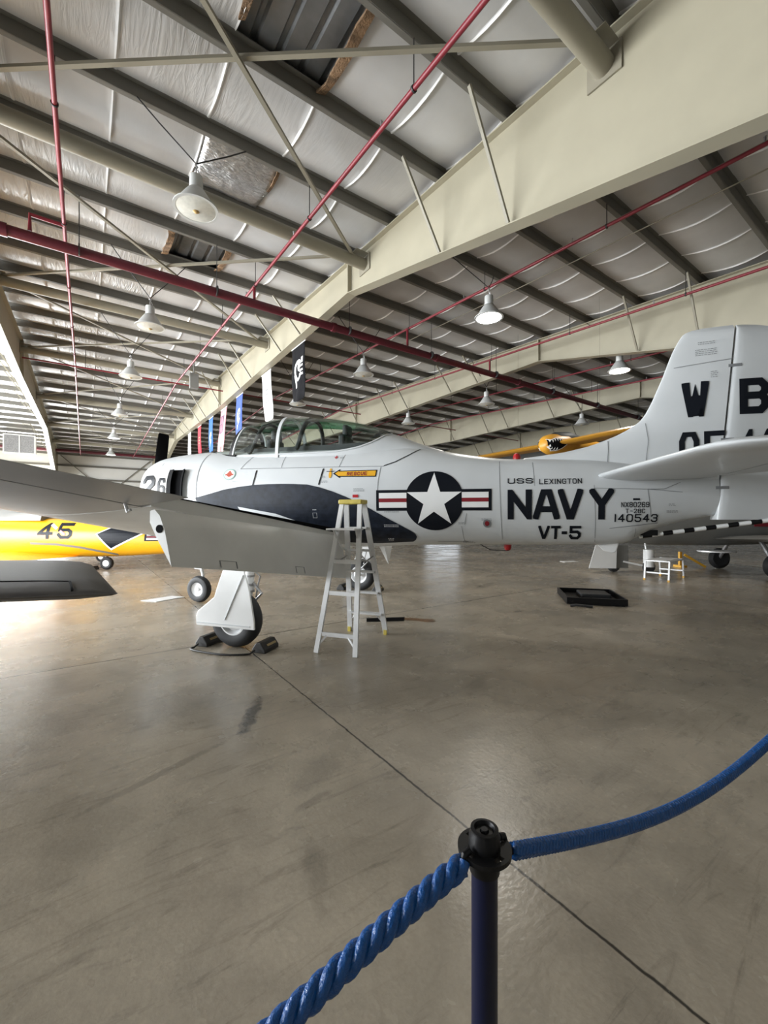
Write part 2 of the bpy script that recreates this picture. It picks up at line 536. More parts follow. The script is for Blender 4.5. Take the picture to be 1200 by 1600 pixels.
def stroke_quads(pts, hw):
    P = [Vector((p[0], p[1])) for p in pts]
    closed = (P[0] - P[-1]).length < 1e-6
    if closed:
        P = P[:-1]
    n = len(P)
    lefts, rights = [], []
    for i in range(n):
        if closed or 0 < i < n - 1:
            a = (P[i] - P[i - 1]).normalized()
            b = (P[(i + 1) % n] - P[i]).normalized()
        elif i == 0:
            a = b = (P[1] - P[0]).normalized()
        else:
            a = b = (P[i] - P[i - 1]).normalized()
        na, nb = Vector((-a.y, a.x)), Vector((-b.y, b.x))
        mm = na + nb
        if mm.length < 0.25:
            mm = na
        mm.normalize()
        k = hw / max(0.28, mm.dot(na))
        lefts.append(P[i] + mm * k)
        rights.append(P[i] - mm * k)
    out = []
    for i in range(n if closed else n - 1):
        j = (i + 1) % n
        out.append([rights[i], rights[j], lefts[j], lefts[i]])
    return out


def clip(poly, x0, x1, y0, y1):
    for ax, lim, sg in ((0, x0, 1), (0, x1, -1), (1, y0, 1), (1, y1, -1)):
        out = []
        for i in range(len(poly)):
            p, q = poly[i], poly[(i + 1) % len(poly)]
            dp, dq = (p[ax] - lim) * sg, (q[ax] - lim) * sg
            if dp >= 0:
                out.append(p)
            if dp * dq < 0:
                t = dp / (dp - dq)
                out.append(p + (q - p) * t)
        poly = out
        if len(poly) < 3:
            return []
    return poly


def glyph(ch, x, y, w, h, st):
    """letter filling the box x..x+w, y..y+h with stroke width st"""
    res = []
    for pl in G[ch]:
        pts = [(x + st / 2 + p[0] * (w - st), y + st / 2 + p[1] * (h - st)) for p in pl]
        for i, k in ((0, 1), (-1, -2)):
            if pl[0] != pl[-1]:
                d = Vector(pts[i]) - Vector(pts[k])
                d = d.normalized() * st / 2
                pts[i] = (pts[i][0] + d.x, pts[i][1] + d.y)
        for q in stroke_quads(pts, st / 2):
            q = clip(q, x, x + w, y, y + h)
            if q:
                res.append(q)
    return res


def text_polys(s, x, y, w, h, st, gap):
    out = []
    for ch in s:
        if ch == ' ':
            x += w * 0.7
            continue
        cw = w * (0.35 if ch in 'I1' else 1.0)
        out += glyph(ch, x, y, cw, h, st)
        x += cw + gap
    return out


def rect(x0, y0, x1, y1):
    return [Vector((x0, y0)), Vector((x1, y0)), Vector((x1, y1)), Vector((x0, y1))]


def ell(cx, cy, rx, ry, n=40):
    return [Vector((cx + rx * math.cos(2 * PI * k / n), cy + ry * math.sin(2 * PI * k / n))) for k in range(n)]


def decal(polys, fn, name, m, parent, step=0.08):
    """2D polygons cut on a grid and laid on a surface by fn(x, y) -> 3D"""
    bm = bmesh.new()
    for p in polys:
        vs = [bm.verts.new((q[0], q[1], 0)) for q in p]
        try:
            bm.faces.new(vs)
        except ValueError:
            pass
    if any(len(p) > 4 for p in polys):
        bmesh.ops.triangulate(bm, faces=bm.faces[:])
    if step:
        xs = [v.co.x for v in bm.verts]
        ys = [v.co.y for v in bm.verts]
        for ax, lo, hi in ((0, min(xs), max(xs)), (1, min(ys), max(ys))):
            k = math.floor(lo / step) + 1
            while k * step < hi:
                co = [0, 0, 0]; no = [0, 0, 0]
                co[ax] = k * step; no[ax] = 1
                bmesh.ops.bisect_plane(bm, geom=bm.verts[:] + bm.edges[:] + bm.faces[:], plane_co=co, plane_no=no)
                k += 1
    for v in bm.verts:
        v.co = Vector(fn(v.co.x, v.co.y))
    me = bpy.data.meshes.new(name)
    bm.to_mesh(me)
    bm.free()
    me.materials.append(M[m])
    o = bpy.data.objects.new(name, me)
    COL.objects.link(o)
    if parent is not None:
        o.parent = parent
    return o


# ------------------------------------------------------------------ hangar shell
U0, U1, V0, V1 = -10.2, 35.6, -2.9, 44.6     # inside faces
RIDGE = 20.6
BAY, F1 = 7.55, 5.2
FRAMES = [F1 - 2 * BAY + 0.6, -2.0] + [F1 + BAY * k for k in range(4)]


def zt(v):
    return 8.10 - 0.042 * abs(v - RIDGE)      # top of the frames


def zb(v):
    s = abs(v - RIDGE)
    return 6.66 + (6.86 - 6.66) * s / 11.95 if s < 11.95 else 6.86 - 0.218 * (s - 11.95)


fl = MB()
fl.add([(-45, -14, 0), (60, -14, 0), (60, 90, 0), (-45, 90, 0)], [(0, 1, 2, 3)])
in_hangar(fl.build('floor', 'floor', kind='structure'))

PURLINS = [4.0 + 1.48 * k for k in range(-4, 28)]
PH = 0.20
# insulation sheet: draped over the purlins, sagging between them, pinched at the roll seams
us = []
k = math.floor((U0 - 1.55) / 1.22)
while True:
    s = 1.55 + 1.22 * k
    if s > U1 + 0.3:
        break
    us += [s - 0.10, s - 0.03, s - 0.012, s, s + 0.012, s + 0.03, s + 0.10, s + 0.61]
    k += 1
us = [x for x in us if U0 - 0.4 <= x <= U1 + 0.4]
vsn = []
edges = [V0 - 0.2] + PURLINS + [V1 + 0.2]
for a, b in zip(edges[:-1], edges[1:]):
    vsn += [(a + (b - a) * t / 8, t / 8.0) for t in range(8)]
vsn.append((edges[-1], 0))
HOLES = [(1.55, 2.77, 4.0, 5.48), (1.55, 2.77, 9.92, 11.4)]


def seam_drop(u, t):
    d = abs(((u - 1.55 + 0.61) % 1.22) - 0.61)
    return (0.030 * max(0, 1 - d / 0.03) if d < 0.03 else 0.0) * math.sin(PI * t) ** 0.5 if t > 0 else 0


ins = MB()
nu = len(us)
for (v, t) in vsn:
    for u in us:
        ripple = 0.012 * math.sin(u * 5.1 + v * 1.3) * math.sin(PI * t)
        ins.v.append((u, v, zt(v) + PH + 0.01 - 0.11 * math.sin(PI * t) - seam_drop(u, t) + ripple))
for i in range(len(vsn) - 1):
    for j in range(nu - 1):
        uc, vc = (us[j] + us[j + 1]) / 2, (vsn[i][0] + vsn[i + 1][0]) / 2
        if any(a < uc < b and c < vc < d for a, b, c, d in HOLES):
            continue
        q = i * nu + j
        ins.f.append((q, q + nu, q + nu + 1, q + 1))
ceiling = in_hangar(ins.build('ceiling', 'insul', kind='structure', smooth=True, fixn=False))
# bare ribbed roof deck above the insulation
dk = MB()
prof = []
u = U0 - 0.5
while u < U1 + 0.5:
    prof += [(u, 0), (u + 0.22, 0), (u + 0.25, 0.05), (u + 0.30, 0.05), (u + 0.33, 0)]
    u += 0.33
for i, v in enumerate((V0 - 0.3, RIDGE, V1 + 0.3)):
    dk.v += [(x, v, zt(v) + PH + 0.09 + h) for x, h in prof]
n = len(prof)
for i in range(2):
    for j in range(n - 1):
        q = i * n + j
        dk.f.append((q, q + 1, q + n + 1, q + n))
in_hangar(dk.build('ceiling_deck', 'deck', kind='structure', fixn=False))

for v in PURLINS:
    p = MB()
    z = zt(v)
    p.box(((U0 + U1) / 2, v, z + PH / 2), (U1 - U0, 0.012, PH))
    p.box(((U0 + U1) / 2, v + 0.04, z + 0.006), (U1 - U0, 0.08, 0.012))
    p.box(((U0 + U1) / 2, v - 0.04, z + PH - 0.006), (U1 - U0, 0.08, 0.012))
    p.box(((U0 + U1) / 2, v + 0.078, z + 0.018), (U1 - U0, 0.006, 0.03))
    in_hangar(p.build('roof_purlin', 'purlin', kind='structure'))

# rigid frames: web, flanges, tapered columns, stiffeners, braces down from the purlins
STRUTS = [2.62, 8.03, 14.3, 20.6, 26.9, 33.1, 38.6]
fv = [V0 + 0.15, -0.9, 1.2, 5, 8.65, 14, RIDGE, 27, 32.55, 36, 40, 42.4, V1 - 0.15]


def make_frame():
    f = MB()
    kn0, kn1 = -0.85, 2 * RIDGE + 0.85
    vv = [V0 + 0.1, kn0, 1.2, 5, 8.65, 14, RIDGE, 27, 32.55, 36, 40, kn1, V1 - 0.1]
    # web of the rafter
    for a, b in zip(vv[:-1], vv[1:]):
        za, zb_ = (zb(a) if kn0 <= a <= kn1 else zb(kn0)), (zb(b) if kn0 <= b <= kn1 else zb(kn0))
        poly = [(a, za), (b, zb_), (b, zt(b) - 0.01), (a, zt(a) - 0.01)]
        f.prism(poly, lambda x, y, t: (t, x, y), -0.008, 0.008)
        f.prism([(a, zt(a) - 0.02), (b, zt(b) - 0.02), (b, zt(b)), (a, zt(a))], lambda x, y, t: (t, x, y), -0.12, 0.12)
        if a >= kn0 and b <= kn1:
            f.prism([(a, za - 0.018), (b, zb_ - 0.018), (b, zb_), (a, za)], lambda x, y, t: (t, x, y), -0.12, 0.12)
    # tapered columns
    for sg, wall, kn in ((1, V0 + 0.1, kn0), (-1, V1 - 0.1, kn1)):
        foot = wall + sg * 0.45
        zk = zb(kn0)
        f.prism([(wall, 0), (foot, 0), (kn, zk), (wall, zk)], lambda x, y, t: (t, x, y), -0.008, 0.008)
        f.prism([(foot, 0), (foot + sg * 0.02, 0), (kn + sg * 0.02, zk), (kn, zk)], lambda x, y, t: (t, x, y), -0.12, 0.12)
        f.prism([(wall, 0), (wall + sg * 0.02, 0), (wall + sg * 0.02, zt(wall)), (wall, zt(wall))], lambda x, y, t: (t, x, y), -0.12, 0.12)
    o = f.build('roof_frame', 'beige', kind='structure')
    for v in (8.65, RIDGE, 32.55):
        s = MB()
        s.box((0, v, (zt(v) + zb(v)) / 2), (0.23, 0.035, zt(v) - zb(v) - 0.03))
        s.build('stiffener_plate', 'beige', o)
    for v in PURLINS:
        if min(abs(v - s) for s in (4.0, 5.48, 11.4, 12.88, 15.84, 17.32, 20.28, 23.24, 24.72, 27.68, 29.16, 35.08, 36.56)) > 0.2:
            continue
        b = MB()
        b.bar((-0.92, v, zt(v) + 0.02), (-0.09, v, zb(v) + 0.02), 0.045, 0.045)
        b.build('flange_brace', 'strut', o)
    return o


fr = make_frame()
for i, u in enumerate(FRAMES):
    o = fr if i == 0 else copy_tree(fr)
    o.location = H(u, 0)
    o.rotation_euler = (0, 0, HA)

# round strut tubes and crossing tie rods in the braced bay between the first two frames in view
for v in STRUTS:
    t = MB()
    z = zt(v) - 0.33
    t.tube([H(-1.98, v, z), H(F1 - 0.02, v, z)], 0.125, 16)
    for u in (-1.975, F1 - 0.025):
        t.box(H(u, v, z), (0.02, 0.42, 0.36), (U, V, Vector((0, 0, 1))))
    tag(t.build('strut_tube', 'strut', smooth=True), kind='structure')
    for sgn in (-1, 1):
        g = MB()
        u = F1 - 0.18 if sgn > 0 else -1.82
        g.box(H(u, v, z + 0.17), (0.34, 0.36, 0.014), (U, V, Vector((0, 0, 1))))
        tag(g.build('gusset_plate', 'strut'), kind='structure')
for a, b in zip(STRUTS[:-1], STRUTS[1:]):
    za, zb_ = zt(a) - 0.2, zt(b) - 0.2
    for p, q in ((H(F1 - 0.3, a, za), H(-1.75, b, zb_)), (H(-1.75, a, za - 0.06), H(F1 - 0.3, b, zb_ - 0.06))):
        t = MB()
        t.bar(p, q, 0.06, 0.045)
        tag(t.build('tie_rod', 'strut'), kind='structure')

# walls
FD = (-9.8, -1.4, 4.55)      # open doorway in the far wall


def wall_panel(name, boxes, m='wall', ax=None):
    w = MB()
    for c, s in boxes:
        w.box(H(*c), s, (U, V, Vector((0, 0, 1))))
    return w.build(name, m, kind='structure')


T = 0.2
wall_panel('wall_far', [(((FD[1] + U1) / 2, V1 + T / 2, 3.65), (U1 - FD[1], T, 7.3)), (((FD[0] + FD[1]) / 2, V1 + T / 2, (FD[2] + 7.3) / 2), (FD[1] - FD[0], T, 7.3 - FD[2])),
                        (((U0 + FD[0]) / 2, V1 + T / 2, 3.65), (FD[0] - U0, T, 7.3))])
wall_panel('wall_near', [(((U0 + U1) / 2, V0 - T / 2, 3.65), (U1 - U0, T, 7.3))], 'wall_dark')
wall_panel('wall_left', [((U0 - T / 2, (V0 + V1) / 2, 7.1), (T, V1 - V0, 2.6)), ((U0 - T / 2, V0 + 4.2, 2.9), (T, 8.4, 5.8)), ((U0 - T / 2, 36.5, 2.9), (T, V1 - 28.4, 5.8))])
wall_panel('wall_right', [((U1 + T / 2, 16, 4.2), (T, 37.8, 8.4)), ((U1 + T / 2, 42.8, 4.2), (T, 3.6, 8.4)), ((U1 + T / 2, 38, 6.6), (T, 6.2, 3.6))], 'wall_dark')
for i, z in enumerate((2.3, 4.75, 5.9, 6.85)):
    g = MB()
    g.box(H((FD[1] if z < 4.6 else U0) / 2 + U1 / 2, V1 - 0.08, z), (U1 - (FD[1] if z < 4.6 else U0), 0.1, 0.16), (U, V, Vector((0, 0, 1))))
    tag(g.build('wall_girt', 'purlin'), kind='structure')
for (ua, ub) in ((FRAMES[1], F1), (F1, FRAMES[3])):
    for (p, q) in ((ua + 0.3, ub - 0.3), (ub - 0.3, ua + 0.3)):
        g = MB()
        g.bar(H(p, V1 - 0.2, 6.7), H(q, V1 - 0.2, 0.4), 0.14, 0.06)
        tag(g.build('wall_brace', 'purlin'), kind='structure')

# torn edges of the insulation holes, silver foil patch
for nm, u, v0, v1, w in (('a', 2.77, 3.98, 5.46, 0.13), ('b', 1.55, 4.0, 5.2, 0.09), ('c', 1.55, 9.95, 11.35, 0.13), ('d', 2.77, 9.95, 11.35, 0.13), ('e', 2.80, 7.0, 8.0, 0.06)):
    t = MB()
    n = 12
    L_, R_ = [], []
    for i in range(n + 1):
        s = i / n
        v = v0 + (v1 - v0) * s
        z = zt(v) + PH - 0.10 * math.sin(PI * s) - 0.02
        wob = random.uniform(-0.5, 0.5) * w * 0.5
        L_.append((u - w / 2 + wob * 0.6, v, z - 0.05 + random.uniform(-.02, .02)))
        R_.append((u + w / 2 + wob * 0.2, v, z - 0.02))
    t.v = L_ + R_ + [(x, y, z + 0.04) for x, y, z in L_ + R_]
    m_ = n + 1
    for i in range(n):
        t.f += [(i, i + 1, m_ + i + 1, m_ + i), (2 * m_ + i, 3 * m_ + i, 3 * m_ + i + 1, 2 * m_ + i + 1), (i, 2 * m_ + i, 2 * m_ + i + 1, i + 1)]
    o = t.build('torn_edge', 'torn', ceiling, smooth=True)
    o['label'] = 'torn brown edge'
t = MB()
nn = 14
for i in range(nn + 1):
    for j in range(nn + 1):
        u, v = 1.58 + 1.22 * i / nn, 6.98 + 1.44 * j / nn
        e = math.sin(PI * i / nn) * math.sin(PI * j / nn)
        t.v.append((u, v, zt(v) + PH - 0.03 - 0.11 * math.sin(PI * j / nn) - 0.04 * e + random.uniform(-.014, .014)))
for i in range(nn):
    for j in range(nn):
        q = i * (nn + 1) + j
        t.f.append((q, q + 1, q + nn + 2, q + nn + 1))
o = t.build('foil_patch', 'foil', ceiling, smooth=True, fixn=False)
sm = o.modifiers.new('thick', 'SOLIDIFY'); sm.thickness = 0.01
o['label'] = 'crinkled silver foil patch'


# ------------------------------------------------------------------ sprinkler pipes
def pipe(name, pts, r, label, hang=(), risers=(), heads=(), group=None):
    o = MB().tube(pts, r, 14).build(name, 'main_pipe' if r > .08 else 'red_pipe', smooth=True)
    tag(o, label, 'pipe', group)
    for p, q in hang:
        b = MB()
        b.tube([p, q], 0.008, 6)
        b.lathe([(r + 0.012, -0.012), (r + 0.012, 0.012)], p, (Vector(pts[1]) - Vector(pts[0])), 14)
        b.build('hanger_rod', 'wire', o)
    for rr in risers:
        MB().tube(rr, 0.035, 10).build('riser', 'red_pipe', o, smooth=True)
    for p in heads:
        b = MB()
        b.tube([p, Vector(p) + Vector((0, 0, 0.11))], 0.014, 8)
        b.lathe([(0.024, 0.1), (0.024, 0.11)], p, (0, 0, 1), 10)
        b.build('sprinkler_head', 'steel', o)
    return o


BR = {3.3: 0.62, -0.33: 0.62, 8.0: 0.42, 11.75: 0.55, 15.6: 0.5, 18.5: 0.5}
MAINV, MAINZ = 10.0, 6.62


def bz(u, v):
    return zt(v) - BR[u]


LBL = {3.3: 'long red sprinkler branch crossing diagonally in front of the nearest frame',
       -0.33: 'red sprinkler branch running away at the left edge, with a looped riser',
       8.0: 'red sprinkler branch just behind the nearest beige frame',
       11.75: 'red sprinkler branch running in front of the second beige frame',
       15.6: 'red sprinkler branch behind the second beige frame', 18.5: 'red sprinkler branch running along the third beige frame'}
for u, d in BR.items():
    pts = [H(u, v, bz(u, v)) for v in (-2.6, RIDGE, 42.0)]
    ri = []
    if u == -0.33:
        ri = [[H(u - 0.5, MAINV, MAINZ + .105), H(u - 0.5, MAINV, bz(u, MAINV)), H(u, MAINV, bz(u, MAINV))]]
    elif u < 13:
        ri = [[H(u, MAINV, MAINZ + .105), H(u, MAINV, bz(u, MAINV))]]
    vs_ = [v for v in PURLINS if 1 < v < 40][::2]
    hg = [(H(u, v, bz(u, v)), H(u, v, zt(v) + 0.01)) for v in vs_]
    hd = [H(u, v + 0.7, bz(u, v + 0.7)) for v in vs_]
    pipe('sprinkler_pipe', pts, 0.032, LBL[u], hg, ri, hd, 'sprinkler branch pipes')
hg = [(H(u, MAINV - 0.08, MAINZ), H(u, MAINV - 0.08, zt(9.92) + 0.01)) for u in (-3.5, -0.1, 2.42, 5.9, 8.9, 12.0, 15.5, 19, 23)]
o = pipe('sprinkler_main_pipe', [H(-9.9, MAINV, MAINZ), H(27, MAINV, MAINZ)], 0.10, 'thick dark red sprinkler main pipe running across under the frames', hg)
for u in (-1.2, 5.45, 9.2, 13.4):
    MB().lathe([(0.118, -0.06), (0.118, 0.06)], H(u, MAINV, MAINZ), U, 16).build('pipe_coupling', 'main_pipe', o, smooth=True)
pipe('sprinkler_main_pipe', [H(-9.5, 43.2, 6.95), H(27, 43.2, 6.95)], 0.12, 'red pipe running along the top of the far wall', [(H(u, 43.2, 6.95), H(u, 43.2, zt(43.2))) for u in (-4, 0, 4)])
pipe('sprinkler_pipe', [H(-1.9, 20.2, 7.35), H(27, 20.2, 7.35)], 0.028, 'thin red pipe under the roof ridge behind the lamps on the left', [(H(u, 20.28, 7.35), H(u, 20.28, zt(20.28))) for u in (0, 3.9)])
# thin conduit lines and sag rods under the purlins
for u, v0, v1, lb in ((8.55, -2, 19, 'thin grey conduit under the purlins right of the nearest frame'), (9.25, -2, 12, 'second thin grey conduit under the purlins right of the nearest frame')):
    tag(MB().tube([H(u, v0, zt(v0) - 0.02), H(u, v1, zt(v1) - 0.02)], 0.013, 8).build('conduit', 'strut'), lb, 'conduit', 'conduits')

# ------------------------------------------------------------------ high bay lamps


def make_lamp(lit, LAMPD, dv):
    t = thing('high_bay_lamp', (0, 0, 0), HA, '', 'lamp')
    MB().lathe([(0.07, 0.50), (0.095, 0.50), (0.10, 0.30), (0.085, 0.28)], (0, 0, 0), n=20).build('ballast_housing', 'lamp_grey', t, smooth=True)
    MB().lathe([(0.085, 0.30), (0.12, 0.29), (0.17, 0.22), (0.235, 0.12), (0.29, 0.03), (0.325, 0.02), (0.325, 0.0), (0.285, 0.0), (0.225, 0.11), (0.16, 0.20), (0.08, 0.27)], (0, 0, 0), n=40, cap=False).build(
        'reflector', 'lamp_grey', t, smooth=True)
    MB().lathe([(0.001, -0.035), (0.12, -0.028), (0.22, -0.008), (0.29, 0.004), (0.28, 0.02), (0.001, 0.02)], (0, 0, 0), n=40).build('lens', {0: 'lens', 1: 'lit', 2: 'lit_dim'}[lit], t, smooth=True)
    if lit == 0:
        MB().lathe([(0.001, -0.050), (0.035, -0.044), (0.05, -0.03), (0.001, -0.03)], (0, 0, 0), n=16).build('bulb', 'amber', t, smooth=True)
    h = MB()
    h.tube([(0, 0, 0.5), (0, 0, 0.62), (0.02, 0, 0.66), (0, 0, 0.70), (-0.02, 0, 0.66)], 0.012, 8)
    h.tube([(0.02, 0, 0.62), (0.05, 0, 0.55)], 0.008, 6)
    h.build('hook', 'steel', t)
    for sg in (-1, 1):
        MB().tube([(0, 0, 0.70), (sg * 0.5, dv * .62, 0.70 + (LAMPD - 0.70) * 0.62), (sg * 0.78, dv, LAMPD)], 0.010, 6).build('chain', 'wire', t)
    return t


LAMPS = [  # u, v, z, lit, label
    (1.38, 6.90, 6.21, 0, 'large unlit dome lamp nearest the camera, under the silver foil patch'),
    (1.25, 11.33, 6.0, 0, 'grey unlit dome lamp below the thick red pipe, second of the left row'),
    (1.18, 15.68, 6.0, 0, 'unlit dome lamp third along the left row, beside the red branch'),
    (1.23, 21.88, 6.0, 0, 'unlit dome lamp fourth along the left row'),
    (1.32, 28.48, 6.0, 2, 'small lit dome lamp fifth along the left row, above the far wall'),
    (1.49, 36.24, 6.0, 2, 'farthest lit dome lamp of the left row, in front of the far wall'),
    (7.55, 6.45, 6.07, 1, 'bright lit dome lamp between the first two beige frames'),
    (7.17, 11.19, 6.0, 0, 'unlit dome lamp above the canopy between the first two frames'),
    (6.9, 15.64, 6.0, 0, 'small unlit dome lamp half hidden below the black banner'),
    (13.41, 6.32, 6.0, 1, 'bright lit dome lamp left of the grey tail fin'),
    (13.05, 11.27, 6.0, 0, 'unlit dome lamp behind the second beige frame'),
    (12.66, 15.77, 6.0, 0, 'small distant unlit dome lamp above the canopy rear'),
    (19.6, 11.0, 6.0, 0, 'tiny unlit dome lamp above the shark mouthed orange aircraft')]
for u, v, z, lit, lb in LAMPS:
    pv = min(PURLINS, key=lambda q: abs(q - v))
    t = make_lamp(lit, zt(pv) + 0.01 - z, pv - v)
    t.location = H(u, v, z)
    t['label'] = lb
    t['group'] = 'high bay dome lamps'
    if lit:
        d = bpy.data.lights.new('lamp_light', 'SPOT')
        d.energy = 210 if lit == 1 else 90
        d.color = (1.0, 0.96, 0.88)
        d.spot_size = math.radians(150)
        d.spot_blend = 0.5
        d.shadow_soft_size = 0.25
        o = bpy.data.objects.new('lamp_light', d)
        COL.objects.link(o)
        o.location = H(u, v, z - 0.12)

# ------------------------------------------------------------------ banners under the nearest frame
def banner(v, w, h, m, label, emblem, twist=0.0, lean=0.0):
    t = thing('hanging_banner', H(F1 + 0.10, v, zb(v) - 0.06), HA - PI / 2, label, 'banner', 'banners hanging from the nearest frame')
    MB().tube([(-w / 2 - 0.03, 0, 0), (w / 2 + 0.03, 0, 0)], 0.016, 8).build('rod', 'white', t)
    c = MB()
    n = 12

    def surf(x, z, off=0.0):
        s = -z / h
        return (x * (1 - 0.1 * s) + lean * s, 0.035 * math.sin(x * 9 + s * 5) * s + twist * x * s + off, z)
    for i in range(n + 1):
        for j in range(9):
            c.v.append(surf(-w / 2 + w * j / 8, -h * i / n - (0.1 * (1 - abs(j - 4) / 4) if i == n else 0)))
    for i in range(n):
        for j in range(8):
            q = i * 9 + j
            c.f.append((q, q + 1, q + 10, q + 9))
    cl = c.build('cloth', m, t, smooth=True, fixn=False)
    so = cl.modifiers.new('thick', 'SOLIDIFY')
    so.thickness = 0.006
    so.offset = 0
    for polys, em in emblem(w, h):
        for off in (-0.010, 0.010):
            decal(polys, lambda x, y: surf(x, y, off), 'printed_emblem', em, t, 0.12)


def em_black(w, h):
    y = -h * 0.47
    ringp = [stroke for stroke in stroke_quads([(math.cos(a) * w * .26, y + math.sin(a) * w * .30) for a in np.linspace(0.7, 5.9, 14)], 0.045)]
    return [(ringp + [ell(.02, y + .1, .10, .13, 18), rect(.1, y - .2, .36, y - .13), rect(.1, y - .08, .36, y - .02), rect(.1, y + .06, .36, y + .12), rect(.22, y + .17, .36, y + .34)] +
             [[Vector((-.30, y - .1)), Vector((-.22, y - .52)), Vector((-.12, y - .5)), Vector((-.2, y - .1))]], 'cl_white')]


def em_script(m, seed):
    def f(w, h):
        r = random.Random(seed)
        return [([rect(-w * .25 + r.uniform(0, .1), -h * .35 - i * h * .09, r.uniform(-.05, w * .25), -h * .35 - i * h * .09 - .05) for i in range(4)], m)]
    return f


def em_round(m, frac=.55):
    def f(w, h):
        y = -h * frac
        return [(stroke_quads([(math.cos(a) * w * .24, y + math.sin(a) * w * .34) for a in np.linspace(0.3, 6.0, 14)], 0.05) + [ell(0.03, y, .07, .13, 14), rect(-w * .3, y - .5, -w * .18, y - .3)], m)]
    return f


def em_stripes(w, h):
    out = [([rect(-w / 2 + w * .12, -h * .96, -w / 2 + w * .2, -h * .5), rect(0, -h * .96, w * .08, -h * .45), rect(w * .28, -h * .96, w * .36, -h * .04)], 'cl_white')]
    out.append((text_polys('SEEIIS', -w * .42, -h * .45, w * .1, h * .32, .03, .03), 'cl_navy'))
    return out


banner(11.95, 0.95, 1.62, 'cl_black', 'black banner with a white round emblem, nearest of the hanging banners', em_black)
banner(14.75, 0.90, 1.72, 'cl_white', 'white banner with faint grey script above the windscreen', em_script('stencil', 3), lean=0.25)
banner(17.95, 0.90, 1.6, 'cl_blue', 'blue banner with a white round emblem, left of the white script banner', em_round('cl_white'), lean=-0.22)
banner(20.4, 1.05, 2.4, 'cl_pink', 'faded pink and white striped banner with dark lettering', em_stripes, lean=-0.85)
banner(22.9, 0.85, 1.75, 'cl_sky', 'azure blue banner with a small white emblem', em_round('cl_white', .6), lean=-.1)
banner(25.6, 0.80, 1.75, 'cl_red', 'narrow red banner with a gold squiggle', em_script('cl_gold', 9))
banner(28.4, 0.85, 2.0, 'cl_white', 'farthest banner, plain white, beside the propeller blade', em_script('stencil', 5))

# screened box hanging at the far left under the roof
t = thing('ventilation_box', H(-3.7, 38.0, 5.9), HA, 'white framed box with two dark screens high at the far left', 'ventilator')
MB().box((0, 0.35, 0.62), (1.7, 0.7, 1.24)).build('housing', 'mesh_grey', t)
for s in (-1, 1):
    p = MB()
    p.box((s * 0.42, -0.01, 0.62), (0.72, 0.02, 1.08))
    p.build('screen', 'mesh_grey', t)
p = MB()
for x in (-0.82, 0, 0.82):
    p.box((x, -0.03, 0.62), (0.07, 0.05, 1.28))
for z in (0.0, 1.24):
    p.box((0, -0.03, z), (1.7, 0.05, 0.07))
p.build('frame', 'white', t)
p = MB()
for x in (-0.7, 0.7):
    p.tube([(x, 0.35, 1.2), (x, 0.35, 1.49)], 0.02, 6)
p.build('hanger', 'wire', t)
# junction box on the brace near the ridge
t = MB()
t.box(H(3.75, 19.2, 7.28), (0.34, 0.25, 0.62), (U, V, Vector((0, 0, 1))))
t.tube([H(3.75, 19.2, 7.5), H(3.75, 19.2, zt(19.2) + .1)], 0.03, 8)
tag(t.build('loudspeaker', 'shade_grey', bevel=0.02), 'dark grey box hanging under the roof beside the red branch near the ridge', 'loudspeaker')

# ------------------------------------------------------------------ the grey trainer aircraft
AY = math.radians(-18.0)
plane = thing('trainer_aircraft', (-1.117, 6.741, 0), AY, 'light grey propeller trainer with NAVY lettering and a star insignia, parked in the middle', 'aircraft')


def A(a, l, z):
    """aft, left (towards the camera), up -> local coordinates of the aircraft"""
    return Vector((a, -l, z))


FUS = np.array([(-3.10, 2.34, 1.42, .46), (-3.0, 2.46, 1.30, .58), (-2.75, 2.55, 1.20, .67), (-2.3, 2.595, 1.15, .71), (-1.7, 2.62, 1.10, .71), (-1.0, 2.60, 1.05, .68), (0, 2.58, 1.03, .655),
                (1.0, 2.57, 1.05, .60), (1.5, 2.56, 1.08, .56), (2.0, 2.47, 1.10, .51), (2.5, 2.37, 1.11, .455), (3.0, 2.30, 1.12, .405), (3.5, 2.28, 1.13, .36), (4.0, 2.25, 1.14, .31),
                (4.4, 2.20, 1.17, .265), (4.65, 2.16, 1.31, .23), (5.0, 2.10, 1.44, .17), (5.4, 2.04, 1.53, .10)])


def pchip(x, X, Y):
    d = np.diff(Y) / np.diff(X)
    m = np.zeros(len(X))
    m[0], m[-1] = d[0], d[-1]
    for i in range(1, len(X) - 1):
        m[i] = 0 if d[i - 1] * d[i] <= 0 else 2 * d[i - 1] * d[i] / (d[i - 1] + d[i])
    i = int(min(max(np.searchsorted(X, x) - 1, 0), len(X) - 2))
    hh = X[i + 1] - X[i]
    t = min(max((x - X[i]) / hh, 0), 1)
    return (1 + 2 * t) * (1 - t) ** 2 * Y[i] + t * (1 - t) ** 2 * hh * m[i] + t * t * (3 - 2 * t) * Y[i + 1] + t * t * (t - 1) * hh * m[i + 1]


NE = 2.35


def fsec(a, tab=FUS):
    return [float(pchip(a, tab[:, 0], tab[:, k])) for k in (1, 2, 3)]


def fus_l(a, z, tab=FUS):
    zt_, zb_, hw = fsec(a, tab)
    q = min(abs((z - (zt_ + zb_) / 2) / ((zt_ - zb_) / 2)), 1)
    return hw * max(0, 1 - q ** NE) ** (1 / NE)


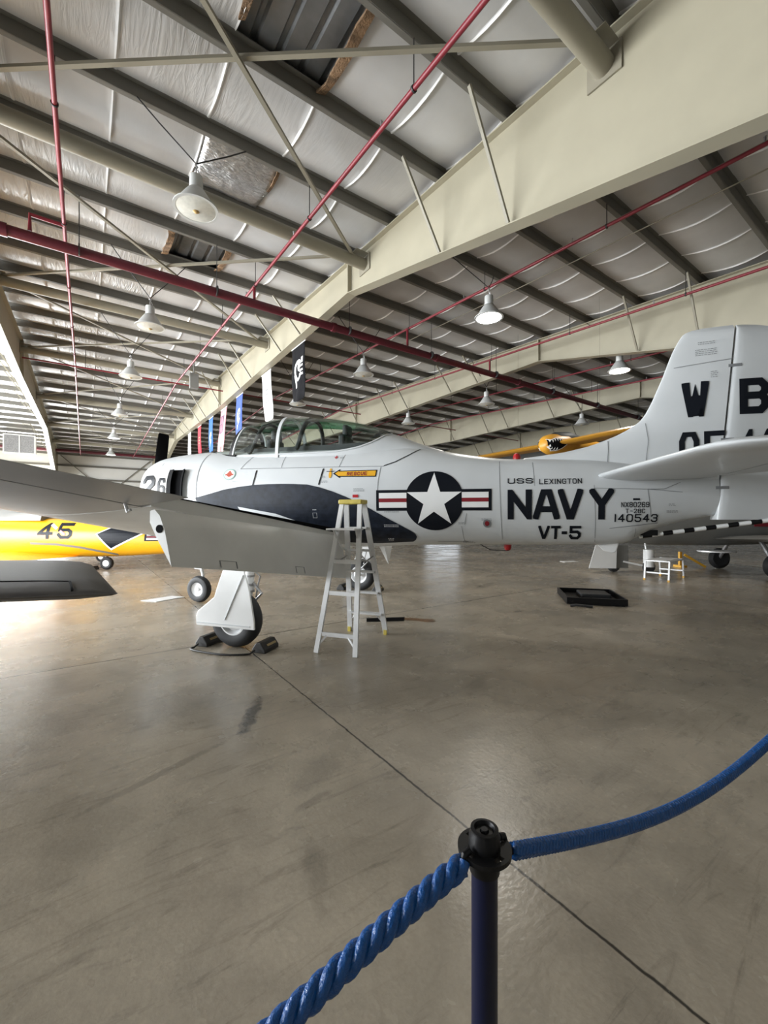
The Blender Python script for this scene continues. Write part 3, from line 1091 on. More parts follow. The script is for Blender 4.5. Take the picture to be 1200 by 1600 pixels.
def fus_ring(a, n=64, tab=FUS, grow=0.0):
    zt_, zb_, hw = fsec(a, tab)
    zc, hz = (zt_ + zb_) / 2, (zt_ - zb_) / 2 + grow
    hw += grow
    pts = []
    for k in range(n):
        th = 2 * PI * k / n
        c, s = math.cos(th), math.sin(th)
        pts.append(A(a, hw * math.copysign(abs(c) ** (2 / NE), c), zc + hz * math.copysign(abs(s) ** (2 / NE), s)))
    return pts


fb = MB()
st = [x for x in np.arange(-3.1, 5.4, 0.07)] + [5.4]
rings = []
for sc_, a in ((0.82, -2.92), (0.88, -3.06)):
    base = fus_ring(-3.10)
    zc = sum(p.z for p in base) / len(base)
    rings.append([Vector((a, p.y * sc_, zc + (p.z - zc) * sc_)) for p in base])
rings += [fus_ring(a) for a in st]
fb.loft(rings)
fuselage = fb.build('fuselage', 'grey', plane, smooth=True)
EPS = 0.005


def onf(a, z, e=EPS):
    return A(a, fus_l(a, z) + e, z)


def feach(groups, name, m, step=0.06, e=EPS):
    for g in groups:
        fdecal(g, name, m, step, e)


def fdecal(polys, name, m, step=0.06, e=EPS, parent=None):
    return decal(polys, lambda x, y: onf(x, y, e), name, m, parent or fuselage, step)


# engine face, propeller
MB().lathe([(0.001, 0), (0.40, 0.0), (0.40, 0.03), (0.001, 0.03)], A(-2.92, 0, 1.88), (1, 0, 0), 32).build('engine_face', 'matte', plane)
prop = MB().lathe([(0.001, -0.62), (0.05, -0.60), (0.10, -0.52), (0.13, -0.40), (0.14, -0.2), (0.17, -0.12), (0.17, 0.3)], A(-2.98, 0, 1.88), (1, 0, 0), 24).build('propeller_hub', 'steel', plane, smooth=True)
for k in range(3):
    an = math.radians(-8) + k * 2 * PI / 3
    rad = Vector((0, math.sin(-an), math.cos(an)))       # in the propeller disc
    tan = Vector((0, rad.z, -rad.y))
    b = MB()
    rg = []
    for s, c, tw, th in ((0.10, 0.10, 70, 0.09), (0.25, 0.14, 55, 0.06), (0.45, 0.18, 42, 0.040), (0.75, 0.20, 34, 0.028), (1.0, 0.20, 29, 0.02), (1.17, 0.19, 27, 0.014), (1.20, 0.16, 27, 0.01)):
        cd = tan * math.cos(math.radians(tw)) + Vector((1, 0, 0)) * math.sin(math.radians(tw))
        nd = rad.cross(cd)
        o = A(-3.24, 0, 1.88) + rad * s
        rg.append([o + cd * (c / 2 * math.cos(2 * PI * q / 12)) + nd * (th / 2 * math.sin(2 * PI * q / 12)) for q in range(12)])
    b.loft(rg)
    b.build('propeller_blade', 'matte', plane, smooth=True)

# cowl flaps (open) and cowl seam
fdecal([rect(-2.27, 1.80, -1.97, 2.26)], 'cowl_opening', 'matte')
for a0, a1 in ((-2.30, -2.15), (-2.03, -1.93)):
    c = MB()
    for z in np.linspace(1.80, 2.26, 8):
        pass
    lo = [onf(a0, z, 0.0) for z in np.linspace(1.80, 2.27, 9)]
    hi = [onf(a1, z, 0.07) for z in np.linspace(1.80, 2.27, 9)]
    c.v = [tuple(p) for p in lo + hi] + [tuple(p + Vector((0.0, 0.012, 0))) for p in lo + hi]
    for i in range(8):
        c.f += [(i, i + 1, 9 + i + 1, 9 + i), (18 + i, 27 + i, 27 + i + 1, 18 + i + 1), (9 + i, 10 + i, 28 + i, 27 + i)]
    c.f += [(0, 9, 27, 18), (8, 26, 35, 17)]
    c.build('cowl_flap', 'matte', plane)

# dark painted exhaust panel on the side
EX = [(-1.72, 1.802), (-1.42, 1.868), (-1.193, 1.924), (-0.94, 1.96), (-0.69, 1.983), (-0.45, 1.992), (-0.202, 1.991), (0.0, 1.985), (0.213, 1.972), (0.42, 1.925), (0.612, 1.864), (0.8, 1.79), (0.992, 1.706),
      (1.17, 1.61), (1.35, 1.509), (1.53, 1.41), (1.70, 1.315), (1.76, 1.27), (1.775, 1.225), (1.75, 1.18), (1.70, 1.15), (1.2, 1.12), (0.6, 1.13), (0.3, 1.25), (-0.30, 1.47), (-0.9, 1.60), (-1.66, 1.72)]
fdecal([[Vector(p) for p in EX]], 'dark_exhaust_panel', 'exhaust_paint', 0.05)
# wing root fillet strip in light grey
fdecal([[Vector(p) for p in [(-0.95, 1.66), (-0.3, 1.55), (0.1, 1.42), (0.35, 1.30), (0.52, 1.22), (0.40, 1.19), (0.2, 1.25), (-0.3, 1.46), (-0.9, 1.58)]]], 'wing_root_fillet', 'grey', 0.05, 0.012)

# star insignia
star_c = Vector((2.043, 1.720))
R1 = 0.400
bars = [rect(1.250, 1.588, 2.790, 1.872)]
fdecal([ell(star_c.x, star_c.y, R1 * 0.985, R1, 48)] + bars, 'insignia_field', 'navy_black', 0.05, 0.006)
feach([[rect(1.290, 1.628, 1.675, 1.832)], [rect(2.41, 1.628, 2.752, 1.832)]], 'insignia_bar', 'white', 0.05, 0.009)
feach([[rect(1.290, 1.704, 1.675, 1.756)], [rect(2.41, 1.704, 2.752, 1.756)]], 'insignia_stripe', 'red', 0.05, 0.012)
star = []
for k in range(10):
    r = (R1 * 0.955) if k % 2 == 0 else R1 * 0.955 * 0.382
    an = PI / 2 + k * PI / 5
    star.append(Vector((star_c.x + r * math.cos(an), star_c.y + r * math.sin(an))))
fdecal([[star_c, star[i], star[(i + 1) % 10]] for i in range(10)], 'insignia_star', 'white', 0.05, 0.012)

# lettering on the fuselage
def ftext(s, a0, a1, z0, z1, stf, name, m='navy_black', gapf=0.22, e=0.007):
    """text filling a0..a1 at its left and right ends, letters z0..z1 high, gentle slope allowed by (z0,z1) pairs"""
    nchar = sum((0.35 if c in 'I1' else 0.7 if c == ' ' else 1.0) for c in s)
    gaps = sum(1 for c in s[:-1] if c != ' ')
    w = (a1 - a0) / (nchar + gaps * gapf)
    return fdecal(text_polys(s, a0, z0, w, z1 - z0, w * stf, w * gapf), name, m, 0.06, e)


polys = []
for ch, a0, a1 in (('N', 2.990, 3.287), ('A', 3.300, 3.620), ('V', 3.596, 3.892), ('Y', 3.962, 4.244)):
    polys += glyph(ch, a0, 1.470, a1 - a0, 0.385, 0.076)
fdecal(polys, 'navy_lettering', 'navy_black', 0.06, 0.007)
feach([text_polys('USS', 2.990, 1.932, 0.090, 0.072, 0.0135, 0.020), text_polys('LEXINGTON', 3.375, 1.920, 0.0485, 0.068, 0.010, 0.0125)], 'ship_name_lettering', 'navy_black', 0.06, 0.007)
polys = glyph('V', 3.366, 1.215, 0.14, 0.175, .034) + glyph('T', 3.52, 1.215, 0.115, 0.175, .034) + glyph('-', 3.645, 1.215, 0.07, 0.175, .04) + glyph('5', 3.735, 1.215, 0.14, 0.175, .034)
fdecal(polys, 'squadron_lettering', 'navy_black', 0.06, 0.007)
ftext('NX80269', 4.322, 4.635, 1.620, 1.685, 0.24, 'registration_lettering')
ftext('T-28C', 4.372, 4.590, 1.548, 1.604, 0.24, 'type_lettering')
ftext('140543', 4.245, 4.735, 1.440, 1.538, 0.20, 'serial_lettering')
fdecal([rect(4.455, 1.706, 4.53, 1.73)], 'serial_dash', 'navy_black', 0.06, 0.007)

# rescue arrow
AR = [(0.600, 2.122), (0.705, 2.185), (0.705, 2.160), (1.250, 2.160), (1.238, 2.062), (0.712, 2.073), (0.712, 2.052)]
fdecal([[Vector(p) for p in AR]], 'rescue_arrow_outline', 'navy_black', 0.05, 0.006)
AR2 = [(0.635, 2.122), (0.690, 2.158), (0.690, 2.148), (1.238, 2.148), (1.228, 2.074), (0.698, 2.085), (0.698, 2.08)]
fdecal([[Vector(p) for p in AR2]], 'rescue_arrow', 'rescue_yellow', 0.05, 0.009)
ftext('RESCUE', 0.815, 1.110, 2.087, 2.137, 0.28, 'rescue_lettering', 'text_red', 0.25, 0.012)
fdecal([ell(0.56, 2.11, .022, .055, 14), ell(0.56, 2.18, .016, .02, 12)], 'rescue_figure', 'rescue_yellow', 0, 0.008)
fdecal([rect(0.50, 2.152, 0.62, 2.162)], 'rescue_figure_arm', 'navy_black', 0, 0.010)
fdecal([rect(.575, 2.365, .625, 2.378), rect(.593, 2.345, .607, 2.398)], 'red_cross_mark', 'signal_red', 0, 0.008)
fdecal([rect(.91, 1.775, .99, 1.815)], 'red_warning_tag', 'signal_red', 0, 0.008)
fdecal([ell(2.73, 1.416, .05, .055, 20)], 'round_socket', 'seam', 0, 0.008)
fdecal([ell(2.73, 1.416, .03, .033, 16)], 'socket_centre', 'red', 0, 0.011)
# crew emblem near the nose
fdecal([ell(-1.12, 2.16, .105, .085, 28)], 'emblem_ring', 'teal', 0.04, 0.006)
fdecal([ell(-1.12, 2.16, .09, .072, 28)], 'emblem_disc', 'white', 0.04, 0.009)
fdecal([ell(-1.12, 2.16, .045, .04, 12), rect(-1.19, 2.145, -1.05, 2.165), rect(-1.135, 2.14, -1.105, 2.215)], 'emblem_figure', 'emblem_red', 0, 0.012)
fdecal([[Vector(p) for p in [(-1.30, 2.055), (-1.2, 2.085), (-1.12, 2.06), (-1.0, 2.072), (-.8, 2.05), (-1.0, 2.052), (-1.12, 2.035), (-1.2, 2.06)]]], 'emblem_scroll', 'white', 0.05, 0.008)
# number on the cowl
fdecal([[Vector(p) for p in [(-3.0, 1.75), (-2.30, 1.78), (-2.30, 2.34), (-2.97, 2.34)]]], 'white_cowl_patch', 'white', 0.025, 0.004)  # white patch laid over the side of the grey cowl
fdecal(glyph('2', -2.86, 1.83, 0.31, 0.36, 0.075), 'cowl_number', 'navy_black', 0.025, 0.018)
fdecal(glyph('6', -2.48, 1.84, 0.16, 0.30, 0.04), 'cowl_number', 'navy_black', 0.025, 0.018)


def line(pts, w):
    return stroke_quads(pts, w / 2)


SE = []
SE += [line([(-1.70, z) for z in np.linspace(1.72, 2.55, 14)], .012)]
SE += [line([(-2.97, 2.3), (-2.86, 2.0), (-2.8, 1.7)], .008), line([(-2.53, 2.4), (-2.50, 2.1), (-2.48, 1.75)], .010)]
SE += [line([(a, 2.242 - 0.014 * (a + 1)) for a in np.linspace(-0.95, 1.34, 14)], .007)]
SE += [line([(-0.95, 2.24), (-0.86, 2.38), (-0.78, 2.5)], .007), line([(-0.245, 2.24), (-0.245, 2.4), (-0.2, 2.51)], .007)]
SE += [line([(0.68, 2.22), (0.72, 2.38), (0.74, 2.45)], .007), line([(1.30, 2.20), (1.275, 2.0), (1.25, 1.6)], .008)]
SE += [line([(2.40, 1.38), (2.42, 1.18), (2.46, 1.16), (2.05, 1.16)], .006), line([(2.44, 1.40), (2.47, 1.55)], .006)]
SE += [line([(2.88, 2.25), (2.90, 1.7), (2.92, 1.2)], .006), line([(3.30, 2.22), (3.32, 1.9)], .005), line([(4.02, 1.9), (4.04, 1.3), (4.05, 1.18)], .005)]
SE += [line([(4.02, 1.86), (4.62, 1.84), (5.0, 1.80)], .006), line([(4.62, 1.84), (4.80, 1.84), (4.98, 1.92)], .006), line([(4.62, 1.84), (4.66, 1.5)], .006), line([(4.2, 1.36), (4.75, 1.43)], .006)]
SE += [line([(4.5, 1.36), (4.5, 1.22)], .004), line([(-1.0, 1.6), (-1.0, 1.93)], .005)]
feach(SE, 'panel_seam', 'seam', 0.07, 0.004)
feach([line([(-0.655, 2.21), (-0.665, 2.10), (-0.69, 1.98)], .022), line([(0.445, 2.20), (0.425, 2.09), (0.395, 1.965)], .022), line([(1.34, 2.215), (1.50, 2.27), (1.66, 2.36), (1.80, 2.46)], .012)], 'panel_gap', 'black', 0.05, 0.006)
r_ = random.Random(4)
ST = []
for (a0, z0, n_, w_) in ((0.92, 1.90, 3, .14), (0.42, 2.09, 2, .06), (0.42, 2.02, 2, .09), (0.05, 2.43, 1, .10), (0.66, 2.37, 2, .06), (1.36, 1.59, 2, .2), (2.4, 1.17, 2, .14), (2.66, 1.48, 2, .12), (2.36, 1.43, 2, .07), (4.85, 1.66, 2, .06), (4.83, 1.58, 2, .12)):
    for i in range(n_):
        x = a0
        while x < a0 + w_:
            q = r_.uniform(.012, .03)
            ST.append(rect(x, z0 - i * .016 - .006, x + q, z0 - i * .016))
            x += q + .008
fdecal(ST, 'small_stencil', 'stencil', 0, 0.006)
SP = []
for (a0, z0, n_, w_) in ((1.34, 1.395, 2, .20), (1.36, 1.20, 2, .07), (0.30, 1.61, 1, .06)):
    for i in range(n_):
        x = a0
        while x < a0 + w_:
            q = r_.uniform(.010, .022)
            SP.append(rect(x, z0 - i * .022 - .010, x + q, z0 - i * .022))
            x += q + .007
fdecal(SP + line([(.30, 1.56), (.36, 1.56), (.36, 1.49), (.30, 1.49), (.30, 1.56)], .004), 'pale_stencil', 'pale', 0, 0.010)

# canopy: rows of arches; below LOW(a) it is a metal fairing, above it glass
CT = np.array([(-1.82, 2.635, 0), (-1.45, 2.81, 0), (-1.17, 3.00, 0), (-0.85, 3.075, 0), (-0.43, 3.105, 0), (0.1, 3.075, 0), (0.76, 2.955, 0), (1.13, 2.845, 0), (1.38, 2.74, 0), (1.77, 2.57, 0), (2.1, 2.46, 0)])
CW = np.array([(-1.82, 0.26, 0), (-1.45, 0.40, 0), (-1.17, 0.45, 0), (-0.43, 0.465, 0), (0.3, 0.455, 0), (0.9, 0.42, 0), (1.38, 0.34, 0), (1.77, 0.26, 0), (2.1, 0.15, 0)])
CL = np.array([(-1.82, 2.60, 0), (-1.45, 2.50, 0), (-1.1, 2.47, 0), (0.45, 2.46, 0), (0.85, 2.50, 0), (1.12, 2.585, 0), (1.38, 2.72, 0), (1.6, 2.64, 0), (2.1, 2.45, 0)])


def can(a, s, base=None):
    """s in -1..1 across the arch from left to right"""
    top, w = float(pchip(a, CT[:, 0], CT[:, 1])), float(pchip(a, CW[:, 0], CW[:, 1]))
    b = 2.36 if a > -1.3 else 2.36 + (-(a) - 1.3) * 0.35
    th = s * PI / 2
    return A(a, -w * math.copysign(abs(math.sin(th)) ** 0.8, th), b + (top - b) * math.cos(th) ** 0.75 if abs(s) < 1 else b)


def s_low(a):
    lo = float(pchip(a, CL[:, 0], CL[:, 1]))
    s0, s1 = 0.0, 1.0
    for _ in range(30):
        m_ = (s0 + s1) / 2
        if can(a, -m_).z > lo:
            s0 = m_
        else:
            s1 = m_
    return s0


def canopy_strip(a0, a1, name, m, parent, n=20, lo=None, grow=0.0, sa=1.0):
    c = MB()
    aa = np.linspace(a0, a1, max(3, int((a1 - a0) / 0.06) + 2))
    R = []
    for a in aa:
        q = s_low(a) * sa
        row = []
        for k in range(n + 1):
            p = can(a, -q + 2 * q * k / n)
            d = Vector((0, p.y, max(p.z - 2.3, 0.01))).normalized() * grow
            row.append(p + d)
        R.append(row)
    c.loft(R, False, False, closed=False)
    return c.build(name, m, parent, smooth=True, fixn=False)


canopy = thing('canopy', (0, 0, 0), 0, None, None)
canopy.parent = plane
canopy_strip(-1.80, -1.19, 'windscreen_glass', 'glass', canopy)
canopy_strip(-1.15, -0.43, 'front_hood_glass', 'glass', canopy)
canopy_strip(-0.37, 1.36, 'rear_hood_glass', 'glass', canopy)
canopy_strip(-1.12, -0.44, 'green_tint_band', 'green_tint', canopy, 12, grow=-0.012, sa=0.40)
canopy_strip(-0.36, 1.05, 'green_tint_band', 'green_tint', canopy, 12, grow=-0.012, sa=0.40)


def bow(a0, a1, name, m, grow=0.012, tilt=0.0):
    c = MB()
    for g in (grow, -0.02):
        pass
    n = 28
    R = []
    for (aa, g) in ((a0, grow), (a1, grow), (a1, -0.02), (a0, -0.02)):
        q = min(s_low(aa) + 0.03, 1)
        row = []
        for k in range(n + 1):
            s = -q + 2 * q * k / n
            p = can(aa + tilt * abs(s) ** 2, s)
            d = Vector((0, p.y, max(p.z - 2.3, 0.01))).normalized() * g
            row.append(p + d)
        R.append(row)
    c.loft(R + [R[0]], False, False, closed=False)
    return c.build(name, m, canopy, smooth=True)


bow(-1.20, -1.13, 'windscreen_bow', 'black', 0.012, -0.12)
bow(-1.13, -1.105, 'hood_front_bow', 'grey', 0.014, -0.12)
bow(-0.425, -0.372, 'hood_middle_bow', 'grey', 0.016)
bow(1.22, 1.27, 'hood_rear_bow', 'cockpit', -0.005, -0.25)
# sills
for sg in (-1, 1):
    for (aa, nm, m, r) in ((np.linspace(-1.78, -1.16, 10), 'windscreen_sill', 'black', .02), (np.linspace(-1.12, 1.36, 30), 'hood_sill', 'grey', .014)):
        c = MB()
        c.tube([can(a, -sg * s_low(a)) for a in aa], r, 8)
        c.build(nm, m, canopy, smooth=True)
# fairing behind / below the glass
c = MB()
R = []
for a in np.linspace(-1.15, 2.1, 50):
    q = s_low(a)
    if a > 1.40:
        q = 0.0
    row = []
    for k in range(9):
        row.append(can(a, -1 + (1 - q) * k / 8))
    R.append(row)
c.loft(R, False, False, closed=False)
c.loft([[Vector((p.x, -p.y, p.z)) for p in r] for r in R], False, False, closed=False)
c.build('canopy_fairing', 'grey', plane, smooth=True)
# cockpit interior
c = MB()
for (a0, a1, w, z0, z1) in ((-1.35, -0.95, .26, 2.5, 2.70), (-0.30, -0.02, .24, 2.5, 2.66)):
    c.prism([(a0, z0), (a1, z0), (a1, z1), (a0, z1 - .12)], lambda x, y, t: A(x, t, y), -w, w)
c.build('instrument_hood', 'cockpit', plane, bevel=0.02)
for a in (-0.72, 0.55):
    c = MB()
    c.box(A(a, 0, 2.62), (0.10, 0.40, 0.30))
    c.box(A(a + 0.02, 0, 2.84), (0.09, 0.22, 0.18))
    c.build('pilot_seat', 'cockpit', plane, bevel=0.03)
c = MB()
c.box(A(0.0, 0, 2.545), (2.2, 0.62, 0.10))
c.build('cockpit_floor', 'cockpit', plane)
c = MB()
for s in (-1, 1):
    pts = [can(-0.12 + 0.1 * math.cos(t), math.sin(t) * 0.88) for t in np.linspace(0, s * PI / 2, 9)]
    c.tube([p * 1.0 + Vector((0.02, -p.y * 0.10, -0.03)) for p in pts], 0.035, 8)
c.build('roll_bar', 'cockpit', plane, smooth=True)
c = MB()
for s in (-1, 1):
    pts = [can(-0.98 + 0.18 * math.cos(t), math.sin(t) * 0.88) for t in np.linspace(0, s * PI / 2, 9)]
    c.tube([p * 1.0 + Vector((0.02, -p.y * 0.12, -0.05)) for p in pts], 0.028, 8)
c.build('inner_windscreen_frame', 'cockpit', plane, smooth=True)
# anti-glare strip ahead of the windscreen
c = MB()
R = []
for a in np.linspace(-2.95, -1.66, 24):
    z_, zb_, hw = fsec(a)
    row = []
    for k in range(9):
        l = -0.26 + 0.52 * k / 8
        zc, hz = (z_ + zb_) / 2, (z_ - zb_) / 2
        row.append(A(a, l, zc + hz * (1 - min(1, abs(l) / hw) ** NE) ** (1 / NE) + 0.004))
    R.append(row)
c.loft(R, False, False, closed=False)
c.build('anti_glare_panel', 'matte', plane, smooth=True, fixn=False)
tag(MB().lathe([(0.05, 0), (0.05, 0.05), (0.035, 0.085), (0.001, 0.10)], A(3.10, 0, fsec(3.1)[0] - 0.01), n=16).build('top_beacon', 'signal_red', plane, smooth=True), 'red beacon')
tag(MB().lathe([(0.05, 0), (0.05, 0.05), (0.035, 0.085), (0.001, 0.10)], A(2.98, 0, fsec(2.98)[1] + 0.01), (0, 0, -1), n=16).build('belly_beacon', 'signal_red', plane, smooth=True), 'red beacon')

# fin and rudder
ZL = np.array([(1.95, 2.9, 0), (2.28, 3.05, 0), (2.33, 3.45, 0), (2.40, 3.90, 0), (2.62, 4.46, 0), (2.74, 4.61, 0), (2.90, 4.70, 0), (3.17, 4.81, 0), (3.74, 5.05, 0), (3.78, 5.12, 0), (3.80, 5.26, 0)])


def a_le(z): return float(pchip(z, ZL[:, 0], ZL[:, 1]))
def a_hinge(z): return 5.41 + (z - 2.03) * (5.58 - 5.41) / 1.75
def fin_t(z): return 0.105 - 0.055 * (z - 2.0) / 1.8


def fin_l(a, z):
    d = max(a - a_le(z), 0)
    return fin_t(z) * min(1, math.sqrt(d / 0.55)) if a <= a_hinge(z) else fin_t(z) * max(0.06, 1 - (a - a_hinge(z)) / 0.85)


c = MB()
rings = []
for z in list(np.linspace(1.95, 2.6, 12)) + list(np.linspace(2.66, 3.70, 22)) + [3.74, 3.765, 3.785, 3.80]:
    a0, a1 = a_le(z), a_hinge(z) - 0.012
    fr_ = [0, .004, .015, .04, .08, .15, .25, .4, .6, .8, 1]
    L1 = [(a0 + (a1 - a0) * t) for t in fr_]
    sq = 1.0 if z < 3.74 else max(0.15, 1 - (z - 3.74) / 0.07)
    ring = [A(a, fin_l(a, z) * sq, z) for a in L1] + [A(a, -fin_l(a, z) * sq, z) for a in reversed(L1)]
    rings.append(ring)
c.loft(rings)
fin = c.build('fin', 'grey', plane, smooth=True)
TE = np.array([(1.45, 5.95, 0), (1.75, 6.14, 0), (2.4, 6.24, 0), (3.3, 6.28, 0), (3.5, 6.24, 0), (3.68, 6.05, 0), (3.76, 5.85, 0), (3.80, 5.62, 0)])
c = MB()
rings = []
for z in list(np.linspace(1.47, 3.6, 24)) + [3.66, 3.70, 3.74, 3.77, 3.79]:
    a0, a1 = a_hinge(z) + 0.012, float(pchip(z, TE[:, 0], TE[:, 1]))
    t0 = fin_t(max(z, 2.0)) * (1.0 if z < 3.74 else max(0.2, 1 - (z - 3.74) / 0.07))
    fr_ = [0, .02, .06, .15, .3, .5, .75, 1]
    pf = [.80, .95, 1.0, .95, .8, .58, .30, .05]
    L1 = [(a0 + (a1 - a0) * t, t0 * p) for t, p in zip(fr_, pf)]
    rings.append([A(a, l, z) for a, l in L1] + [A(a, -l, z) for a, l in reversed(L1)])
c.loft(rings)
rudder = c.build('rudder', 'grey', plane, smooth=True)


def rud_l(a, z):
    a0, a1 = a_hinge(z) + 0.012, float(pchip(z, TE[:, 0], TE[:, 1]))
    return fin_t(max(z, 2.0)) * float(np.interp((a - a0) / (a1 - a0), [0, .02, .06, .15, .3, .5, .75, 1], [.80, .95, 1.0, .95, .8, .58, .30, .05]))


def findecal(polys, name, m, par=None):
    rd = par is rudder
    return decal(polys, lambda x, y: A(x, (rud_l if rd else fin_l)(x, y) + 0.007, y), name, m, par or fin, 0.05)


WQ = glyph('W', 5.025, 2.71, 0.275, 0.43, .085) + [[Vector((5.085, 2.72)), Vector((5.245, 2.72)), Vector((5.21, 2.97)), Vector((5.12, 2.97))]]
findecal(WQ, 'tail_code_letter', 'navy_black')
findecal(glyph('B', 5.60, 2.71, 0.30, 0.42, .085), 'tail_code_letter', 'navy_black', rudder)
findecal(glyph('0', 4.985, 2.06, 0.21, 0.47, .06) + glyph('5', 5.235, 2.09, 0.215, 0.44, .06), 'tail_number', 'navy_black')
findecal(glyph('4', 5.56, 2.09, 0.22, 0.44, .06) + glyph('3', 5.83, 2.09, 0.22, 0.44, .06), 'tail_number', 'navy_black', rudder)
FS = line([(4.62, 2.1), (4.66, 2.45), (4.64, 2.68)], .006) + line([(4.20, 2.12), (4.22, 2.48)], .008) + line([(4.95, 3.34), (5.54, 3.38)], .006)
findecal(FS, 'fin_seam', 'seam')
ST = []
for (a0, z0, n_, w_) in ((5.20, 3.62, 2, .17), (5.17, 3.53, 4, .20), (5.32, 3.25, 4, .06)):
    ST = []
    for i in range(n_):
        x = a0
        while x < a0 + w_:
            q = r_.uniform(.012, .03)
            ST.append(rect(x, z0 - i * .022 - .006, x + q, z0 - i * .022))
            x += q + .008
    findecal(ST, 'fin_stencil', 'stencil')

for z in (3.30, 2.42, 1.85):
    MB().box(A(a_hinge(z) + 0.03, 0, z), (0.13, 2 * fin_t(max(z, 2.0)) + 0.006, 0.035)).build('rudder_hinge', 'seam', rudder)


# tailplane
def airfoil(t, c0, c1, n=12):
    """half thickness by chord fraction between c0 and c1 (fractions of full chord)"""
    f = lambda x: 5 * t * (0.2969 * math.sqrt(max(x, 0)) - 0.126 * x - 0.3516 * x * x + 0.2843 * x ** 3 - 0.1015 * x ** 4)
    xs = [c0 + (c1 - c0) * (1 - math.cos(PI * k / (2 * n))) for k in range(n + 1)] if c0 == 0 else list(np.linspace(c0, c1, n + 1))
    return [(x, f(x)) for x in xs]


def surf(sts, c0, c1, name, m, parent, side=1, n=12, tipround=0.0, smooth=True):
    """sts: (l, LE, TE, z, thickness ratio)"""
    c = MB()
    rg = []
    for (l, le, te, z, tk) in sts:
        ch = te - le
        af = airfoil(tk, c0, c1, n)
        rg.append([A(le + x * ch, side * l, z + y * ch) for x, y in af] + [A(le + x * ch, side * l, z - y * ch) for x, y in reversed(af)])
    c.loft(rg)
    return c.build(name, m, parent, smooth=smooth)


for side in (1, -1):
    H_ = [(0.0, 4.03, 5.93, 2.02, .078), (0.3, 4.08, 5.90, 2.02, .078), (1.2, 4.22, 5.80, 2.02, .078), (2.3, 4.40, 5.60, 2.02, .078), (2.5, 4.46, 5.55, 2.02, .085), (2.6, 4.60, 5.45, 2.02, .06), (2.64, 4.8, 5.3, 2.02, .03)]
    o = surf(H_, 0, 0.66, 'tailplane', 'grey', plane, side, 14)
    E_ = [(0.34, 4.08, 5.90, 2.02, .078), (1.2, 4.22, 5.80, 2.02, .078), (2.3, 4.40, 5.60, 2.02, .078), (2.5, 4.46, 5.55, 2.02, .085), (2.6, 4.60, 5.45, 2.02, .06)]
    surf(E_, 0.675, 1.0, 'elevator', 'grey', plane, side, 6)

# wings
def wz(l): return 1.27 + 0.157 * (l - 0.9)
def wle(l): return -1.86 + 0.07 * (l - 0.6)
def wte(l): return 1.28 - 0.268 * (l - 0.9)
HF = 0.80      # hinge line as a chord fraction


